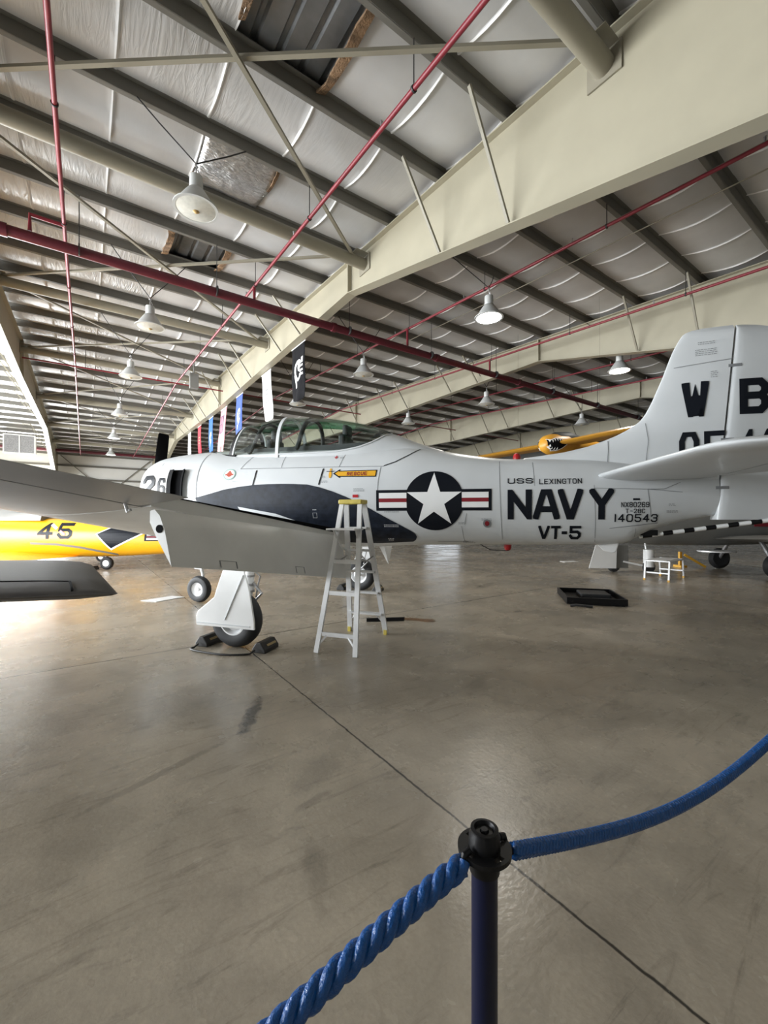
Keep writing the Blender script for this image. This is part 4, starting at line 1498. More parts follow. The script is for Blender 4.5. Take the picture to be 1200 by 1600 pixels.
for side in (1, -1):
    ls = [0.2, 0.6, 0.9, 1.5, 2.1, 2.7, 3.3]
    wing = surf([(l, wle(l), wte(l), wz(l), .15 - .012 * l) for l in ls], 0, HF, 'wing', 'grey_wing', plane, side, 16)
    lo = [3.31, 3.9, 4.5, 5.1, 5.6]
    tips = [(5.85, wle(5.85) + .06, wte(5.85) - .05, wz(5.85), .075), (6.02, wle(6.0) + .25, wte(6.0) - .22, wz(6.0), .05), (6.1, wle(6.1) + .55, wte(6.1) - .42, wz(6.1), .02)]
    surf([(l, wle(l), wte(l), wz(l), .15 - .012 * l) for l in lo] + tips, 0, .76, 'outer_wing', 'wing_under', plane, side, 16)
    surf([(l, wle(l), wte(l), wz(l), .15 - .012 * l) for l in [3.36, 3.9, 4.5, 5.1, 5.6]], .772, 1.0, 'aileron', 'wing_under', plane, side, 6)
    # black strip on the inner wing, running over the trailing edge
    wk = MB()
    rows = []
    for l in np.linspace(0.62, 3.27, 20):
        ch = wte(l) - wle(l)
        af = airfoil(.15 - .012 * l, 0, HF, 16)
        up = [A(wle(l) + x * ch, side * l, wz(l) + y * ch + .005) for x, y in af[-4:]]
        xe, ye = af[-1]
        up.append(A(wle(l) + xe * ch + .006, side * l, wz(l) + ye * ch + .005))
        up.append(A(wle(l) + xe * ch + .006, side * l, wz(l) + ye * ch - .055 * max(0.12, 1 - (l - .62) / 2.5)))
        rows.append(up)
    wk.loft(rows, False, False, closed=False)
    wk.build('black_wing_strip', 'matte', wing, smooth=True)
    # lowered flap: nose at the hinge, trailing edge hanging down
    fi = [(0.88, (0.76, 1.22), (0.97, 0.68)), (3.27, (0.16, 1.535), (0.36, 1.085))]
    c = MB()
    rg = []
    for s in np.linspace(0, 1, 9):
        l = fi[0][0] + (fi[1][0] - fi[0][0]) * s
        Hn = Vector((fi[0][1][0] + (fi[1][1][0] - fi[0][1][0]) * s, fi[0][1][1] + (fi[1][1][1] - fi[0][1][1]) * s))
        En = Vector((fi[0][2][0] + (fi[1][2][0] - fi[0][2][0]) * s, fi[0][2][1] + (fi[1][2][1] - fi[0][2][1]) * s))
        d = (En - Hn).normalized()
        nn_ = Vector((-d.y, d.x))
        P2 = [En, Hn + d * .18 + nn_ * .058, Hn + d * .05 + nn_ * .060, Hn - d * .02 + nn_ * .03, Hn - d * .03 - nn_ * .02, Hn + d * .06 - nn_ * .062, Hn + d * .2 - nn_ * .05]
        rg.append([A(p.x, side * l, p.y) for p in P2])
    c.loft(rg)
    flap = c.build('flap', 'grey_wing', plane, smooth=True)
    if side == 1:
        # end rib details, access panels and chord lines on the flap
        MB().lathe([(0.001, 0), (0.035, 0), (0.035, 0.006), (0.001, 0.006)], A(0.235, 3.272, 1.40), (0, -1, 0), 16).build('rib_hole', 'matte', flap)

        def onflap(x, y):
            s = (x - fi[0][0]) / (fi[1][0] - fi[0][0])
            Hn = Vector((fi[0][1][0] + (fi[1][1][0] - fi[0][1][0]) * s, fi[0][1][1] + (fi[1][1][1] - fi[0][1][1]) * s))
            En = Vector((fi[0][2][0] + (fi[1][2][0] - fi[0][2][0]) * s, fi[0][2][1] + (fi[1][2][1] - fi[0][2][1]) * s))
            d = (En - Hn).normalized()
            nn_ = Vector((-d.y, d.x))
            top = Hn + d * .18 + nn_ * .058
            p = En + (top - En) * y + nn_ * .005
            return A(p.x, l_ if False else x, p.y)
        sq = []
        for x0, x1 in ((2.62, 2.80), (1.70, 1.83)):
            sq += line([(x0, .06), (x0, .26), (x1, .26), (x1, .06)], .012)
        decal(sq, onflap, 'access_panel', 'seam', flap, 0)
    # bracket under the aileron
    MB().tube([A(0.05, side * 3.45, wz(3.45) - .03), A(0.09, side * 3.45, wz(3.45) - .13), A(0.12, side * 3.45, wz(3.45) - .11)], .013, 8).build('aileron_bracket', 'alu', plane)

# main gear
for side in (1, -1):
    gx, gl = 0.02, 2.0 * side
    wh = MB()
    R = .325
    wc = A(gx, gl - side * 0.03, R)
    wh.lathe([(.175, -.085), (.235, -.098), (.285, -.085), (.315, -.05), (R, 0), (.315, .05), (.285, .085), (.235, .098), (.175, .085)], wc, (0, 1, 0), 40, cap=False)
    wh.build('main_wheel_tyre', 'rubber', plane, smooth=True)
    MB().lathe([(.001, -.06), (.10, -.06), (.13, -.045), (.16, -.085), (.18, -.085), (.18, .085), (.16, .085), (.13, .045), (.10, .06), (.001, .06)], wc, (0, 1, 0), 32).build('main_wheel_hub', 'alu', plane, smooth=True)
    s = MB()
    gi = gl - side * .20
    s.tube([A(gx + .05, gi, wz(2.0) - .02), A(gx + .05, gi, .62)], .055, 14)
    s.tube([A(gx + .05, gi, .62), A(gx + .02, gi, .33)], .038, 12)
    s.tube([A(gx + .02, gi, .33), A(gx + .02, gl, .325)], .03, 10)
    s.build('main_gear_strut', 'white', plane, smooth=True)
    s = MB()
    s.tube([A(gx + .10, gi, .72), A(gx + .22, gi, .60), A(gx + .08, gi, .46)], .018, 8)
    s.tube([A(gx + .12, gi, .86), A(gx + .2, gi, .80), A(gx + .17, gi, .7), A(gx + .14, gi, .55)], .010, 6)
    for z in (.70, .80, .62):
        s.lathe([(.062, -.012), (.062, .012)], A(gx + .05, gi, z), n=14)
    s.build('torque_link', 'steel', plane)
    # gear door plate
    d = MB()
    poly = [(-.43, .25), (-.43, .36), (-.40, .42), (-.17, .59), (-.12, .72), (.03, 1.06), (.27, 1.06), (.245, .88), (.30, .70), (.355, .34), (.355, .25)]
    lo_ = gl + side * .10
    d.prism(poly, lambda x, y, t: A(x, lo_ + side * (.10 * max(y - .25, 0) * 0.4) + t, y), -.012, .012)
    door = d.build('gear_door', 'white', plane, bevel=.006)
    r2 = MB()
    r2.bar(A(.235, lo_ + side * .045, .86), A(-.03, lo_ + side * .02, .34), .012, .008)
    r2.bar(A(-.42, lo_ + side * .016, .285), A(.30, lo_ + side * .016, .285), .01, .01)
    r2.build('door_rib', 'grey', door)
# nose gear
NG = A(-2.23, 0.05, .235)
MB().lathe([(.12, -.06), (.17, -.075), (.21, -.06), (.235, 0), (.21, .06), (.17, .075), (.12, .06)], NG, (0, 1, 0), 36, cap=False).build('nose_wheel_tyre', 'rubber', plane, smooth=True)
MB().lathe([(.001, -.055), (.03, -.06), (.04, -.03), (.09, -.03), (.125, -.06), (.125, .06), (.09, .03), (.04, .03), (.001, .055)], NG, (0, 1, 0), 28).build('nose_wheel_hub', 'alu', plane, smooth=True)
s = MB()
s.tube([A(-2.28, -.02, 1.25), A(-2.28, -.02, .66)], .045, 12)
s.tube([A(-2.28, -.02, .66), A(-2.26, -.07, .5), A(-2.23, -.07, .24), A(-2.23, .05, .235)], .028, 10)
s.tube([A(-2.36, .0, .60), A(-2.16, .05, .60)], .025, 8)
s.build('nose_gear_strut', 'white', plane, smooth=True)
MB().prism([(-2.45, 1.2), (-2.1, 1.2), (-2.1, .80), (-2.4, .86)], lambda x, y, t: A(x, -.36 + t, y), -.01, .01).build('nose_gear_door', 'white', plane)
# tail skid and arresting hook
MB().prism([(4.02, 1.20), (4.36, 1.20), (4.32, 1.06), (4.28, 1.035), (4.18, 1.06)], lambda x, y, t: A(x, t, y), -.035, .035).build('tail_skid', 'white', plane, bevel=.012)
hk0, hk1 = A(4.58, 0.02, 1.255), A(6.15, 0.02, 1.50)
hook = MB().tube([hk0, hk1], .026, 12).build('arresting_hook', 'white', plane, smooth=True)
for k in range(7):
    p = hk0 + (hk1 - hk0) * (k / 7.0 + .02)
    q = hk0 + (hk1 - hk0) * (k / 7.0 + .085)
    MB().tube([p, q], .0285, 12).build('hook_band', 'black', hook, smooth=True)
c = MB()
c.box(hk0 + Vector((.06, 0, .05)), (.26, .10, .07))
c.tube([hk1, hk1 + Vector((.12, 0, -.02)), hk1 + Vector((.16, 0, -.10))], .03, 8)
c.build('hook_fitting', 'black', hook)
MB().tube([A(2.62, .1, 1.12), A(2.75, .1, 1.05), A(2.95, .1, 1.04), A(3.0, .1, 1.045)], .006, 6).build('drain_tube', 'black', plane)

# ------------------------------------------------------------------ stepladder
ld = thing('stepladder', (-0.37, 5.01, 0), math.radians(-19.5), 'aluminium stepladder with a worn yellow top beside the grey flap', 'ladder')
HT = 1.66
fw, rw, tw = 0.235, 0.25, 0.115
yf, yr = -0.475, 0.475
for s in (-1, 1):
    MB().bar((s * fw, yf, 0), (s * tw, -0.06, HT), 0.030, 0.055, up=(1, 0, 0)).build('front_rail', 'alu', ld)
    MB().bar((s * rw, yr, 0), (s * tw, 0.06, HT), 0.026, 0.065, up=(1, 0, 0)).build('rear_rail', 'alu', ld)
    MB().box((s * rw, yr, 0.03), (0.04, 0.075, 0.06)).build('foot', 'yellow_cap', ld)
    MB().tube([(s * 0.165, -0.21, 1.02), (s * 0.17, 0, 0.98), (s * 0.175, 0.21, 1.02)], 0.009, 8).build('spreader', 'steel', ld)


def rail(y0, w0, z):
    q = z / HT
    return w0 + (tw - w0) * q, y0 + ((-.06 if y0 < 0 else .06) - y0) * q


for z in (0.27, 0.55, 0.82, 1.09, 1.37):
    w, y = rail(yr, rw, z)
    c = MB()
    c.box((0, y - 0.01, z), (2 * w, 0.085, 0.022))
    c.build('step', 'alu', ld)
for z in (0.20, 0.64, 0.99):
    w, y = rail(yf, fw, z)
    MB().box((0, y, z), (2 * w, 0.02, 0.045)).build('rear_brace', 'alu', ld)
for y0, w0, z in ((yf, fw, 0.20), (yr, rw, 0.27)):
    w, y = rail(y0, w0, z)
    w2, y2 = rail(y0, w0, z - .13)
    for s in (-1, 1):
        MB().bar((s * (w - .10), y, z), (s * w2, y2, z - .13), .014, .02).build('corner_brace', 'alu', ld)
c = MB()
c.box((0, 0, HT + 0.02), (0.30, 0.20, 0.055))
c.build('top_cap', 'yellow_cap', ld, bevel=0.014)
w, y = rail(yf, fw, 1.34)
c = MB()
c.box((-.02, y - .05, 1.36), (0.36, 0.26, 0.022))
c.build('paint_shelf', 'alu', ld, bevel=.006)
c = MB()
for s in (-1, 1):
    c.bar((s * .12, y + .02, 1.18), (s * .14, y - .10, 1.35), .014, .014)
    c.bar((s * .13, y + .02, 1.18), (s * .05, .14, 1.02), .016, .016)
c.build('shelf_strut', 'alu', ld)

# ------------------------------------------------------------------ chocks at the left main wheel
def chock(loc, rz, label):
    t = thing('wheel_chock', loc, rz, label, 'chock', 'chocks at the left main wheel')
    c = MB()
    c.prism([(-.085, 0), (.085, 0), (.085, .04), (.03, .115), (-.03, .115), (-.085, .04)], lambda x, y, z: (x, z, y), -.14, .14)
    c.build('block', 'chock', t, bevel=.01)
    s = MB()
    s.box((0.065, 0.02, .0735), (.004, .17, .026), (Vector((.807, 0, .59)), Vector((0, 1, 0)), Vector((-.59, 0, .807))))
    s.build('edge_stripe', 'chock_stripe', t)


WL = Vector((-1.117, 6.741, 0)) + Matrix.Rotation(AY, 3, 'Z') @ A(.02, 1.97, 0)
AF = Matrix.Rotation(AY, 3, 'Z') @ Vector((1, 0, 0))
LF = Matrix.Rotation(AY, 3, 'Z') @ Vector((0, -1, 0))
chock(WL + AF * .385, AY, 'black rubber chock behind the main wheel, right of the tyre')
chock(WL - AF * .385, AY, 'black rubber chock ahead of the main wheel, left of the tyre')
p0, p1 = WL - AF * .40 + LF * .165, WL + AF * .36 + LF * .165
pts = []
for s in np.linspace(0, 1, 24):
    p = p0 + (p1 - p0) * s + LF * (.16 * math.sin(PI * s) ** .6) - AF * (.18 * (1 - s) * math.sin(PI * min(1, s * 2.2)))
    pts.append(Vector((p.x, p.y, .012 + (.03 if s in (0, 1) else 0))))
tag(MB().tube(pts, .011, 8).build('chock_rope', 'chock', smooth=True), 'dark rope lying on the floor between the two wheel chocks', 'rope')
WR = Vector((-1.117, 6.741, 0)) + Matrix.Rotation(AY, 3, 'Z') @ A(.02, -1.97, 0)
chock(WR + AF * .385, AY, 'black chock right of the far main wheel, seen through the ladder')
chock(WR - AF * .385, AY, 'black chock left of the far main wheel, seen through the ladder')

# ------------------------------------------------------------------ rope barrier
def twisted(path, R_, r, pitch, name, label, per=9):
    """three strands laid around a path"""
    P = [Vector(p) for p in path]
    Lc = [0]
    for a, b in zip(P[:-1], P[1:]):
        Lc.append(Lc[-1] + (b - a).length)
    tot = Lc[-1]
    n = int(tot / pitch * per)
    c = MB()
    X = [np.interp(np.linspace(0, tot, n + 1), Lc, [p[k] for p in P]) for k in range(3)]
    C = [Vector((X[0][i], X[1][i], X[2][i])) for i in range(n + 1)]
    for k in range(3):
        pts = []
        for i in range(n + 1):
            d = (C[min(i + 1, n)] - C[max(i - 1, 0)]).normalized()
            s = d.cross(Vector((0, 0, 1))).normalized()
            t = s.cross(d)
            an = 2 * PI * (i / per) + k * 2 * PI / 3
            pts.append(C[i] + (s * math.cos(an) + t * math.sin(an)) * R_)
        c.tube(pts, r, 10)
    return tag(c.build(name, 'rope', smooth=True), label, 'rope')


def smooth_path(cp, n=60):
    cp = np.array(cp)
    pf = np.polyfit(cp[:, 0], cp[:, 1], 4)
    return [(t, float(np.polyval(pf, t))) for t in np.linspace(cp[0, 0], cp[-1, 0], n)]


PX, PY = 0.1755, 0.7322


def on_line(cp, deg):
    c, s = math.cos(math.radians(deg)), math.sin(math.radians(deg))
    return [(PX + c * t, PY + s * t, z) for t, z in smooth_path(cp)]


twisted(on_line([(.066, .892), (.18, .866), (.305, .838), (.45, .816), (.72, .801), (.92, .822), (1.09, .842), (1.30, .888), (1.42, .90)], 27.5), .0082, .0068, .026, 'barrier_rope',
        'thin twist blue barrier rope curving away to the right from the post', 6)
twisted(on_line([(.046, .914), (.09, .900), (.143, .886), (.223, .861), (.284, .843), (.34, .822), (.6, .745), (.85, .72), (1.2, .79), (1.46, .905)], 208), .0088, .0100, .085, 'barrier_rope',
        'thick glossy blue twisted rope running down to the lower left from the post', 12)


def barrier_post(x, y, label):
    t = thing('barrier_post', (x, y, 0), 0, label, 'post', 'rope barrier posts')
    MB().lathe([(.17, 0), (.17, .02), (.15, .04), (.05, .06), (.022, .065)], n=40).build('base', 'post', t, smooth=True)
    MB().lathe([(.0225, .05), (.0225, .905)], n=32).build('pole', 'post', t, smooth=True)
    MB().lathe([(.026, .885), (.027, .90), (.027, .945), (.024, .952), (.024, .957), (.018, .958), (.015, .952), (.008, .952), (.006, .956), (.001, .956)], n=32).build('cap', 'black', t, smooth=True)
    c = MB()
    ri = [(.026, .046), ]
    n = 48
    for k in range(n):
        an0, an1 = 2 * PI * k / n, 2 * PI * (k + 1) / n
        gap = (k % 12) in (2, 3, 4, 5)
        segs = [(.024, .030), (.039, .046)] if gap else [(.024, .046)]
        for r0, r1 in segs:
            q = [(r * math.cos(a), r * math.sin(a), z) for z in (.918, .926) for r, a in ((r0, an0), (r1, an0), (r1, an1), (r0, an1))]
            c.add(q, [(3, 2, 1, 0), (4, 5, 6, 7), (0, 1, 5, 4), (1, 2, 6, 5), (2, 3, 7, 6), (3, 0, 4, 7)])
    c.build('hook_ring', 'black', t)
    for an in (27.5, 208):
        s = MB()
        d = Vector((math.cos(math.radians(an)), math.sin(math.radians(an)), 0))
        s.tube([d * .034 + Vector((0, 0, .930)), d * .043 + Vector((0, 0, .928)), d * .047 + Vector((0, 0, .915)), d * .062 + Vector((0, 0, .893))], .0065, 10)
        s.build('rope_hook', 'black', t, smooth=True)
    return t


barrier_post(PX, PY, 'dark navy barrier post with a slotted black ring top, in the foreground')

# ------------------------------------------------------------------ yellow aircraft number 45
yp = thing('trainer_aircraft', (-8.0, 12.13, 0), 0, 'yellow propeller aircraft numbered 45 at the left behind the grey wing', 'aircraft')
YF = np.array([(-5.6, 1.35, .55, .45), (-5.0, 1.48, .40, .58), (-3.5, 1.52, .34, .62), (-2.0, 1.50, .34, .60), (-1.0, 1.47, .35, .55), (0.2, 1.43, .37, .48), (1.3, 1.25, .42, .38), (2.5, 1.10, .50, .28), (4.2, .98, .62, .12)])
YF[:, 1] -= 0.02


def ya(a, z, e=.006):
    a += 0.36
    return Vector((a, -(fus_l(a, z, YF) + e), z))


c = MB()
c.loft([[Vector((p.x, p.y, p.z)) for p in fus_ring(a, 40, YF)] for a in np.arange(-5.6, 4.21, .14)])
yfus = c.build('fuselage', 'yellow', yp, smooth=True)


def ydecal(polys, name, m, e=.006, step=.07):
    return decal(polys, lambda x, y: ya(x, y, e), name, m, yfus, step)


ydecal(glyph('4', -1.92, .90, .40, .44, .085) + glyph('5', -1.40, .90, .40, .44, .085), 'side_number', 'navy_black')
bd = [(-0.33, 1.03), (0.02, .63), (1.10, 1.18), (.92, 1.245), (0.30, 1.33)]
ydecal([[Vector(p) for p in [(-.38, 1.03), (.01, .57), (1.19, 1.19), (.95, 1.275), (.30, 1.365)]]], 'band_border', 'white', .006)
ydecal([[Vector(p) for p in bd]], 'tail_band', 'navy_black', .010)
ydecal([ell(1.62, .86, .30, .30, 32), rect(.92, .83, 2.4, 1.06)], 'insignia_field', 'navy_black', .007)
ydecal([rect(.98, .98, 1.40, 1.03), rect(.98, .86, 1.40, .91)], 'insignia_bar', 'white', .011)
ydecal([rect(.98, .93, 1.40, .96)], 'insignia_stripe', 'red', .011)
ydecal([[Vector((1.62 + (.27 if k % 2 == 0 else .10) * math.cos(PI / 2 + k * PI / 5), .86 + (.27 if k % 2 == 0 else .10) * math.sin(PI / 2 + k * PI / 5))) for k in range(10)]], 'insignia_star', 'white', .012)
ydecal(stroke_quads([(-2.1, .78), (-1.4, .745), (-.8, .66), (-.1, .50), (.12, .44)], .03), 'fairing_shadow_line', 'shade_grey', .008)
ydecal(stroke_quads([(-1.60, 1.30), (-1.42, 1.18)], .035), 'pale_diagonal_mark', 'cl_white', .014)
ydecal(stroke_quads([(-1.33, 1.12), (-1.18, 1.02)], .03), 'pale_diagonal_mark', 'cl_pink', .014)
tag(yp)
c = MB()
c.loft([[A(-1.6 - x, 0.3 + l, 0.40 + .03 * l + t * k) for x, k in ((-1.0 + .2 * l * .3, .0), (-.3, .5), (.7, 1), (1.35 - .15 * l, .3), (1.5 - .15 * l, 0), (1.35 - .15 * l, -.3), (.7, -1), (-.3, -.5))] for l, t in ((0, .14), (2.5, .10), (4.6, .06))])
c.build('wing', 'yellow', yp, smooth=True)
c = MB()
c.loft([[A(-1.6 - x, -0.3 - l, 0.40 + .03 * l + t * k) for x, k in ((-1.0, .0), (-.3, .5), (.7, 1), (1.35 - .15 * l, .3), (1.5 - .15 * l, 0), (1.35 - .15 * l, -.3), (.7, -1), (-.3, -.5))] for l, t in ((0, .14), (2.5, .10), (4.6, .06))])
c.build('wing', 'yellow', yp, smooth=True)
c = MB()
c.loft([[Vector((x, y, z)) for y, z in ((-.42, 1.40), (-.36, 1.62), (-.16, h), (.16, h), (.36, 1.62), (.42, 1.40))] for x, h in ((-4.4, 1.55), (-3.8, 1.86), (-2.6, 1.84), (-1.6, 1.52))])
c.build('canopy', 'shade_grey', yp, smooth=True)
for l in (0.15, -1.9):
    MB().lathe([(.09, -.05), (.14, -.062), (.175, -.04), (.185, 0), (.175, .04), (.14, .062), (.09, .05)], A(0.08 if l > 0 else -1.45, l, .185), (0, 1, 0), 28, cap=False).build('wheel_tyre', 'rubber', yp, smooth=True)
    MB().lathe([(.001, -.05), (.09, -.055), (.09, .055), (.001, .05)], A(0.08 if l > 0 else -1.45, l, .185), (0, 1, 0), 24).build('wheel_hub', 'alu', yp, smooth=True)
    MB().tube([A(0.08 if l > 0 else -1.45, l, .185), A(.02, l * .5, .44)], .035, 10).build('gear_leg', 'steel', yp)
c = MB()
c.prism([(3.0, .9), (4.15, .9), (4.3, 2.0), (3.9, 2.1)], lambda x, y, t: A(x, t, y), -.05, .05)
c.build('fin', 'yellow', yp)
c = MB()
c.box(A(3.9, 0, .92), (.8, 3.6, .06))
c.build('tailplane', 'yellow', yp)
t = MB()
t.prism([(-.07, 0), (.07, 0), (0.02, .1), (-.02, .1)], lambda x, y, z: (x, z, y), -.12, .12)
o = t.build('wheel_chock', 'chock')
o.location = (-8.28, 11.98, 0)
tag(o, 'small black chock against the yellow aircraft wheel', 'chock')

# ------------------------------------------------------------------ dark wing tip at the left edge
dw = thing('parked_aircraft', (-4.6, 2.9, 0), 0, 'dark grey wing tip of a parked aircraft cutting in at the left edge', 'aircraft')
OUT = [(-1.60, 2.52), (-2.0, 3.02), (-2.45, 3.58), (-2.8, 4.02), (-3.05, 4.25), (-3.4, 4.38), (-3.9, 4.32), (-6.6, 3.7), (-6.4, 1.35)]
c = MB()
cen = Vector((-4.2, 2.9))
for (sc_, z) in ((1.0, 1.035), (.985, 1.052), (.93, 1.066), (.75, 1.085)):
    pass
rg = []
for (sc_, z) in ((.90, 1.00), (.985, 1.028), (1.0, 1.040), (.985, 1.052), (.93, 1.064), (.80, 1.078), (.55, 1.09)):
    rg.append([Vector((cen.x + (x - cen.x) * sc_ + 4.6, cen.y + (y - cen.y) * sc_ - 2.9, z)) for x, y in OUT])
c.loft(rg)
wgo = c.build('wing', 'dark_wing', dw, smooth=True)
gl_ = MB()
def wing_top(x, y):
    """height of the crowned wing surface over a plan point"""
    p = Vector((x, y)) - cen
    best = 9.0
    for i in range(len(OUT)):
        a_, b_ = Vector(OUT[i]) - cen, Vector(OUT[(i + 1) % len(OUT)]) - cen
        e_ = b_ - a_
        den = p.x * e_.y - p.y * e_.x
        if abs(den) < 1e-9:
            continue
        k_ = (a_.x * e_.y - a_.y * e_.x) / den
        m_ = (a_.x * p.y - a_.y * p.x) / den
        if k_ > 0 and -1e-6 <= m_ <= 1 + 1e-6:
            best = min(best, k_)
    return float(np.interp(1 / best, [.55, .80, .93, .985, 1.0], [1.09, 1.078, 1.064, 1.052, 1.040]))


for P_, Q_ in (((-3.4, 2.45), (-2.10, 2.80)), ((-2.10, 2.80), (-1.86, 2.50))):
    prev_ = None
    for k_ in range(15):
        x, y = P_[0] + (Q_[0] - P_[0]) * k_ / 14, P_[1] + (Q_[1] - P_[1]) * k_ / 14
        pt = Vector((x + 4.6, y - 2.9, wing_top(x, y) + .001))
        if prev_ is not None:
            gl_.bar(prev_, pt, .012, .008)
        prev_ = pt
gl_.build('aileron_gap', 'matte', wgo)
MB().tube([(-.2, .1, 1.03), (-.2, .1, .22)], .05, 12).build('gear_leg', 'steel', dw, smooth=True)
MB().lathe([(.001, -.08), (.2, -.09), (.26, 0), (.2, .09), (.001, .08)], (-.2, .1, .26), (1, 0, 0), 28).build('wheel_tyre', 'rubber', dw, smooth=True)

# ------------------------------------------------------------------ orange aircraft hanging in the back
og = thing('hanging_aircraft', (5.25, 12.9, 3.72), math.atan2(-0.466, -0.885), 'orange yellow aircraft with a shark mouth nose hanging behind the grey fuselage', 'aircraft')
c = MB()
rg = []
for x, r, dz in ((.55, .05, -.03), (.52, .16, -.02), (.42, .26, 0), (.2, .33, .0), (-.3, .36, .02), (-1.2, .30, .02), (-3.0, .10, .08)):
    rg.append([Vector((x, r * math.cos(2 * PI * k / 28), dz + r * .95 * math.sin(2 * PI * k / 28))) for k in range(28)])
c.loft(rg)
c.build('fuselage', 'orange', og, smooth=True)
c = MB()
rg = []
for x, r in ((.15, .10), (.0, .24), (-.5, .31), (-1.1, .2), (-1.4, .05)):
    rg.append([Vector((x, r * 1.0 * math.cos(PI * k / 12), .20 + r * .8 * math.sin(PI * k / 12))) for k in range(13)])
c.loft(rg)
c.build('dark_top', 'cockpit', og, smooth=True)
for s in (-1, 1):
    c = MB()
    rg = []
    for y, ch, tk in ((.1, .95, .10), (1.8, .95, .10), (3.7, .85, .08), (3.85, .6, .03)):
        rg.append([Vector((-.1 - ch * (x - .3), s * y, .02 + .012 * y + tk * k)) for x, k in ((0, 0), (.1, .6), (.35, .8), (1, 0.05), (1, -.05), (.35, -.5), (.1, -.45))])
    c.loft(rg)
    c.build('wing', 'orange', og, smooth=True)
    # shark mouth on each cheek
    def cheek(x, y, e=.0):
        r = float(np.interp(-x, [-.55, -.52, -.42, -.2, .3], [.05, .16, .26, .33, .36]))
        zz = y
        return Vector((x + (e if x > .45 else 0), s * (math.sqrt(max(r * r - (zz / .95) ** 2, .0004)) + .006 + e), zz))
    mouth = [(.52, .10), (.44, .07), (.30, .13), (.10, .12), (-.14, .0), (.05, -.14), (.2, -.21), (.36, -.22), (.50, -.10)]
    decal([[Vector(p) for p in mouth]], lambda x, y: cheek(x, y), 'shark_mouth', 'matte', og, .03)
    teeth = [[Vector((x, yt)), Vector((x - .05, yt - .005)), Vector((x - .025, yt - .085))] for x, yt in ((.49, .09), (.42, .08), (.34, .12), (.26, .13), (.18, .12))]
    teeth += [[Vector((x, yb)), Vector((x - .05, yb + .005)), Vector((x - .025, yb + .075))] for x, yb in ((.48, -.12), (.41, -.19), (.33, -.20), (.25, -.20))]
    decal(teeth, lambda x, y: cheek(x, y, .008), 'shark_tooth', 'white', og, .03)
    decal(stroke_quads([(.52, .11), (.44, .08), (.30, .14), (.10, .13), (-.15, 0), (.05, -.15), (.2, -.22), (.36, -.23), (.5, -.11)], .011), lambda x, y: cheek(x, y, .006), 'lip_line', 'cl_white', og, .03)
c = MB()
c.box((-2.9, 0, .15), (.5, 1.8, .04))
c.prism([(-2.6, .1), (-3.15, .1), (-3.2, .75), (-2.95, .75)], lambda x, y, t: (x, t, y), -.02, .02)
c.build('tail', 'orange', og)
for y in (-1.5, 1.5):
    vv = og.location + Matrix.Rotation(og.rotation_euler[2], 3, 'Z') @ Vector((0, y, 0))
    top = zt(vv.dot(V)) - og.location.z + .1
    MB().tube([(0, y, .1), (0, y, top)], .002, 6).build('hanging_cable', 'wire', og)

# ------------------------------------------------------------------ grey aircraft behind the tail, on its nose gear
gp = thing('parked_aircraft', (6.3, 11.6, 0), math.radians(-6), 'dark grey aircraft parked behind the tail of the grey trainer', 'aircraft')
c = MB()
rg = []
for x, r, zc in ((-.3, .08, 1.12), (-.1, .25, 1.13), (.3, .38, 1.16), (1.2, .48, 1.22), (2.8, .54, 1.28), (5.5, .52, 1.36), (9.0, .30, 1.5)):
    rg.append([Vector((x, r * math.cos(2 * PI * k / 32), zc + r * math.sin(2 * PI * k / 32))) for k in range(32)])
c.loft(rg)
gf = c.build('fuselage', 'shade_grey', gp, smooth=True)
MB().prism([(-.55, .74), (.0, .80), (-.02, .12), (-.72, .12)], lambda x, y, t: (x, t, y), -.33, -.31).build('nose_gear_door', 'white', gp)
MB().box((.17, -.2, .43), (.34, .03, .62)).build('dark_gear_door', 'shade_grey', gp)
MB().lathe([(.13, 0), (.13, .46)], (.82, -.3, .17), n=20).build('white_cylinder', 'white', gp, smooth=True)
c = MB()
c.tube([(.1, 0, .9), (.05, -.1, .2)], .05, 10)
c.tube([(.82, -.3, .2), (.8, -.1, .95)], .025, 8)
c.tube([(.2, -.25, .30), (.82, -.3, .17)], .025, 8)
c.build('gear_strut', 'white', gp, smooth=True)
for x, y, r in ((0.0, -.12, .17), (3.4, -1.0, .3), (3.4, 1.0, .3), (.82, -.3, .17)):
    MB().lathe([(.001, -.06), (r * .7, -.075), (r, 0), (r * .7, .075), (.001, .06)], (x, y, r), (0, 1, 0), 28).build('wheel_tyre', 'rubber', gp, smooth=True)
for y in (-1, 1):
    MB().tube([(3.4, y, .3), (3.4, y * .45, 1.0)], .05, 8).build('main_gear_leg', 'steel', gp)
c = MB()
rg = [[Vector((3.3 + x * ch, y, .92 + abs(y) * .04 + k * .1)) for x, k in ((-.5, 0), (-.3, .7), (.0, 1), (.5, .1), (.5, -.1), (0, -.7), (-.3, -.5))] for y, ch in ((-4.2, 1.2), (0, 2.0), (4.2, 1.2))]
c.loft(rg)
c.build('wing', 'shade_grey', gp, smooth=True)
c = MB()
c.box((3.6, -.575, 1.33), (.75, .02, .14))
c.build('red_placard', 'red', gp)
c = MB()
c.lathe([(.001, 0), (.42, .01), (.42, .04), (.001, .05)], (2.5, -.3, .58), n=28)
c.build('belly_disc', 'alu', gp, smooth=True)

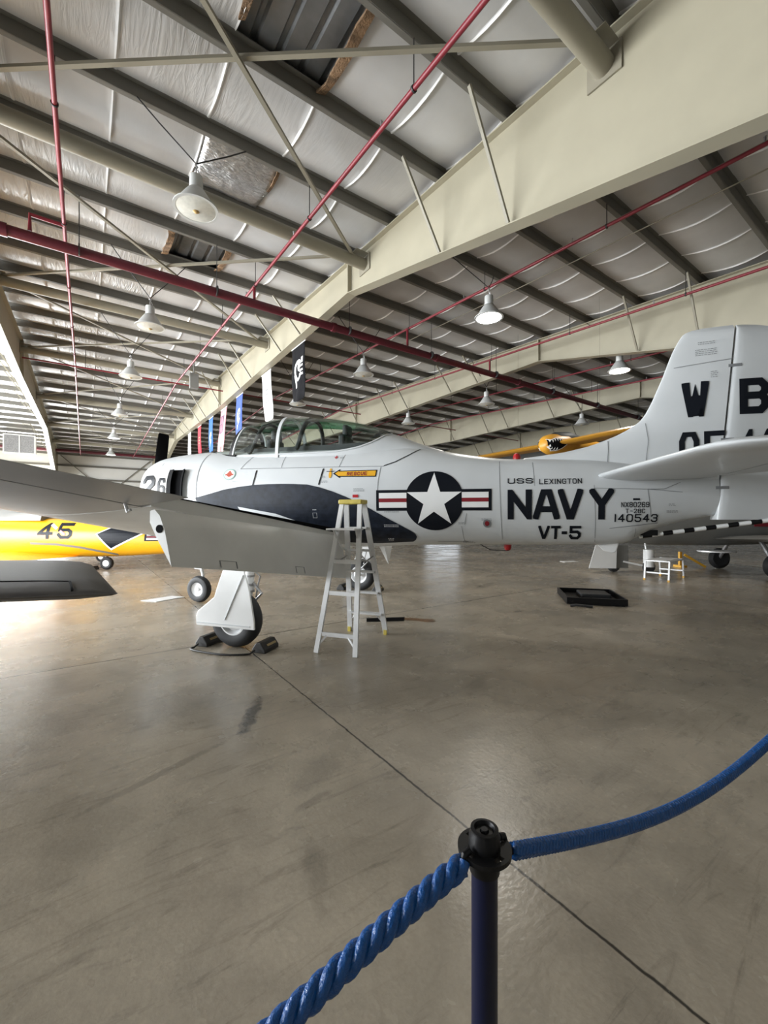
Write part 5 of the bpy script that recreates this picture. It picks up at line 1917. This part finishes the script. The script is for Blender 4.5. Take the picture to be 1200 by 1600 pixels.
# ------------------------------------------------------------------ small things on the floor
stp = thing('work_platform', (6.62, 9.72, 0), math.radians(40), 'small folding aluminium work stool with yellow feet behind the tail', 'stool')
MB().box((.5, .25, .46), (.98, .36, .03)).build('platform', 'alu', stp)
for x in (0.0, 1.0):
    for y in (0, .5):
        MB().bar((x + (-.06 if x == 0 else .06), y, 0), (x, y, .46), .035, .03).build('leg', 'alu', stp)
        MB().box((x + (-.06 if x == 0 else .06), y, .02), (.045, .045, .04)).build('foot', 'gold', stp)
    c = MB()
    c.bar((x, 0, .46), (x, .5, .46), .03)
    c.bar((x, 0, .18), (x, .5, .18), .03)
    c.build('crossbar', 'alu', stp)
for y in (0, .5):
    MB().bar((0, y, .455), (1, y, .455), .03).build('side_bar', 'alu', stp)

tr = thing('drip_tray', (3.74, 7.62, 0), math.radians(-14), 'black open tray lying on the floor under the tail', 'tray')
MB().box((0, 0, .02), (.86, 1.05, .04)).build('base', 'black', tr)
c = MB()
for x, y, sx, sy in ((0, -.52, .94, .03), (0, .52, .94, .03), (-.46, 0, .03, 1.05), (.46, 0, .03, 1.05)):
    c.box((x, y, .065), (sx, sy, .11))
c.build('rim', 'black', tr)
c = MB()
c.box((.08, .1, .08), (.5, .45, .09))
c.build('liner', 'rubber', tr, bevel=.02)
c = MB()
c.tube([(3.12, 7.02, .02), (3.2, 6.98, .035), (3.32, 6.94, .03), (3.44, 6.92, .02)], .022, 8)
tag(c.build('rubber_strap', 'rubber', smooth=True), 'short black strap on the floor left of the black tray', 'strap')
t = MB()
t.prism([(-4.36, 7.50), (-4.02, 7.95), (-3.74, 7.86), (-4.02, 7.40)], lambda x, y, z: (x, y, z), .002, .008)
tag(t.build('paper_sheet', 'paper'), 'white sheet lying on the floor left of the nose wheel', 'paper')
t = MB()
t.prism([(5.95, 14.2), (6.45, 14.3), (6.5, 14.0), (6.0, 13.9)], lambda x, y, z: (x, y, z), .002, .012)
tag(t.build('paper_sheet', 'paper'), 'white scrap lying on the floor below the tail beyond the grey aircraft', 'paper')
t = MB()
t.prism([(0.02, 6.10), (.2, 6.22), (.42, 6.24), (.55, 6.18), (.72, 6.16), (.74, 6.02), (.62, 5.98), (.5, 6.06), (.3, 6.12), (.1, 6.05)], lambda x, y, z: (x, y, z), .001, .003)
tag(t.build('oil_stain', 'oil'), 'brown oil stain on the floor right of the ladder', 'stain')
t = MB()
t.prism([(-.25, 0), (.28, .05), (.3, .09), (-.25, .03)], lambda x, y, z: (x, y + .0, z), .0, .05)
o = t.build('floor_brush', 'black')
o.location = (0.0, 6.0, 0)
tag(o, 'flat black tool on the floor behind the right ladder foot', 'tool')
tb = thing('tow_bar', (8.9, 12.6, 0), 0.1, 'yellow tow bar on the floor under the dark grey aircraft', 'tow bar')
MB().bar((0, 0, .06), (0, 0, .46), .07).build('upright', 'gold', tb)
MB().bar((0.05, -.1, .38), (.55, -.3, .03), .06).build('arm', 'gold', tb)
MB().box((0, 0, .03), (.2, .3, .06)).build('foot', 'gold', tb)
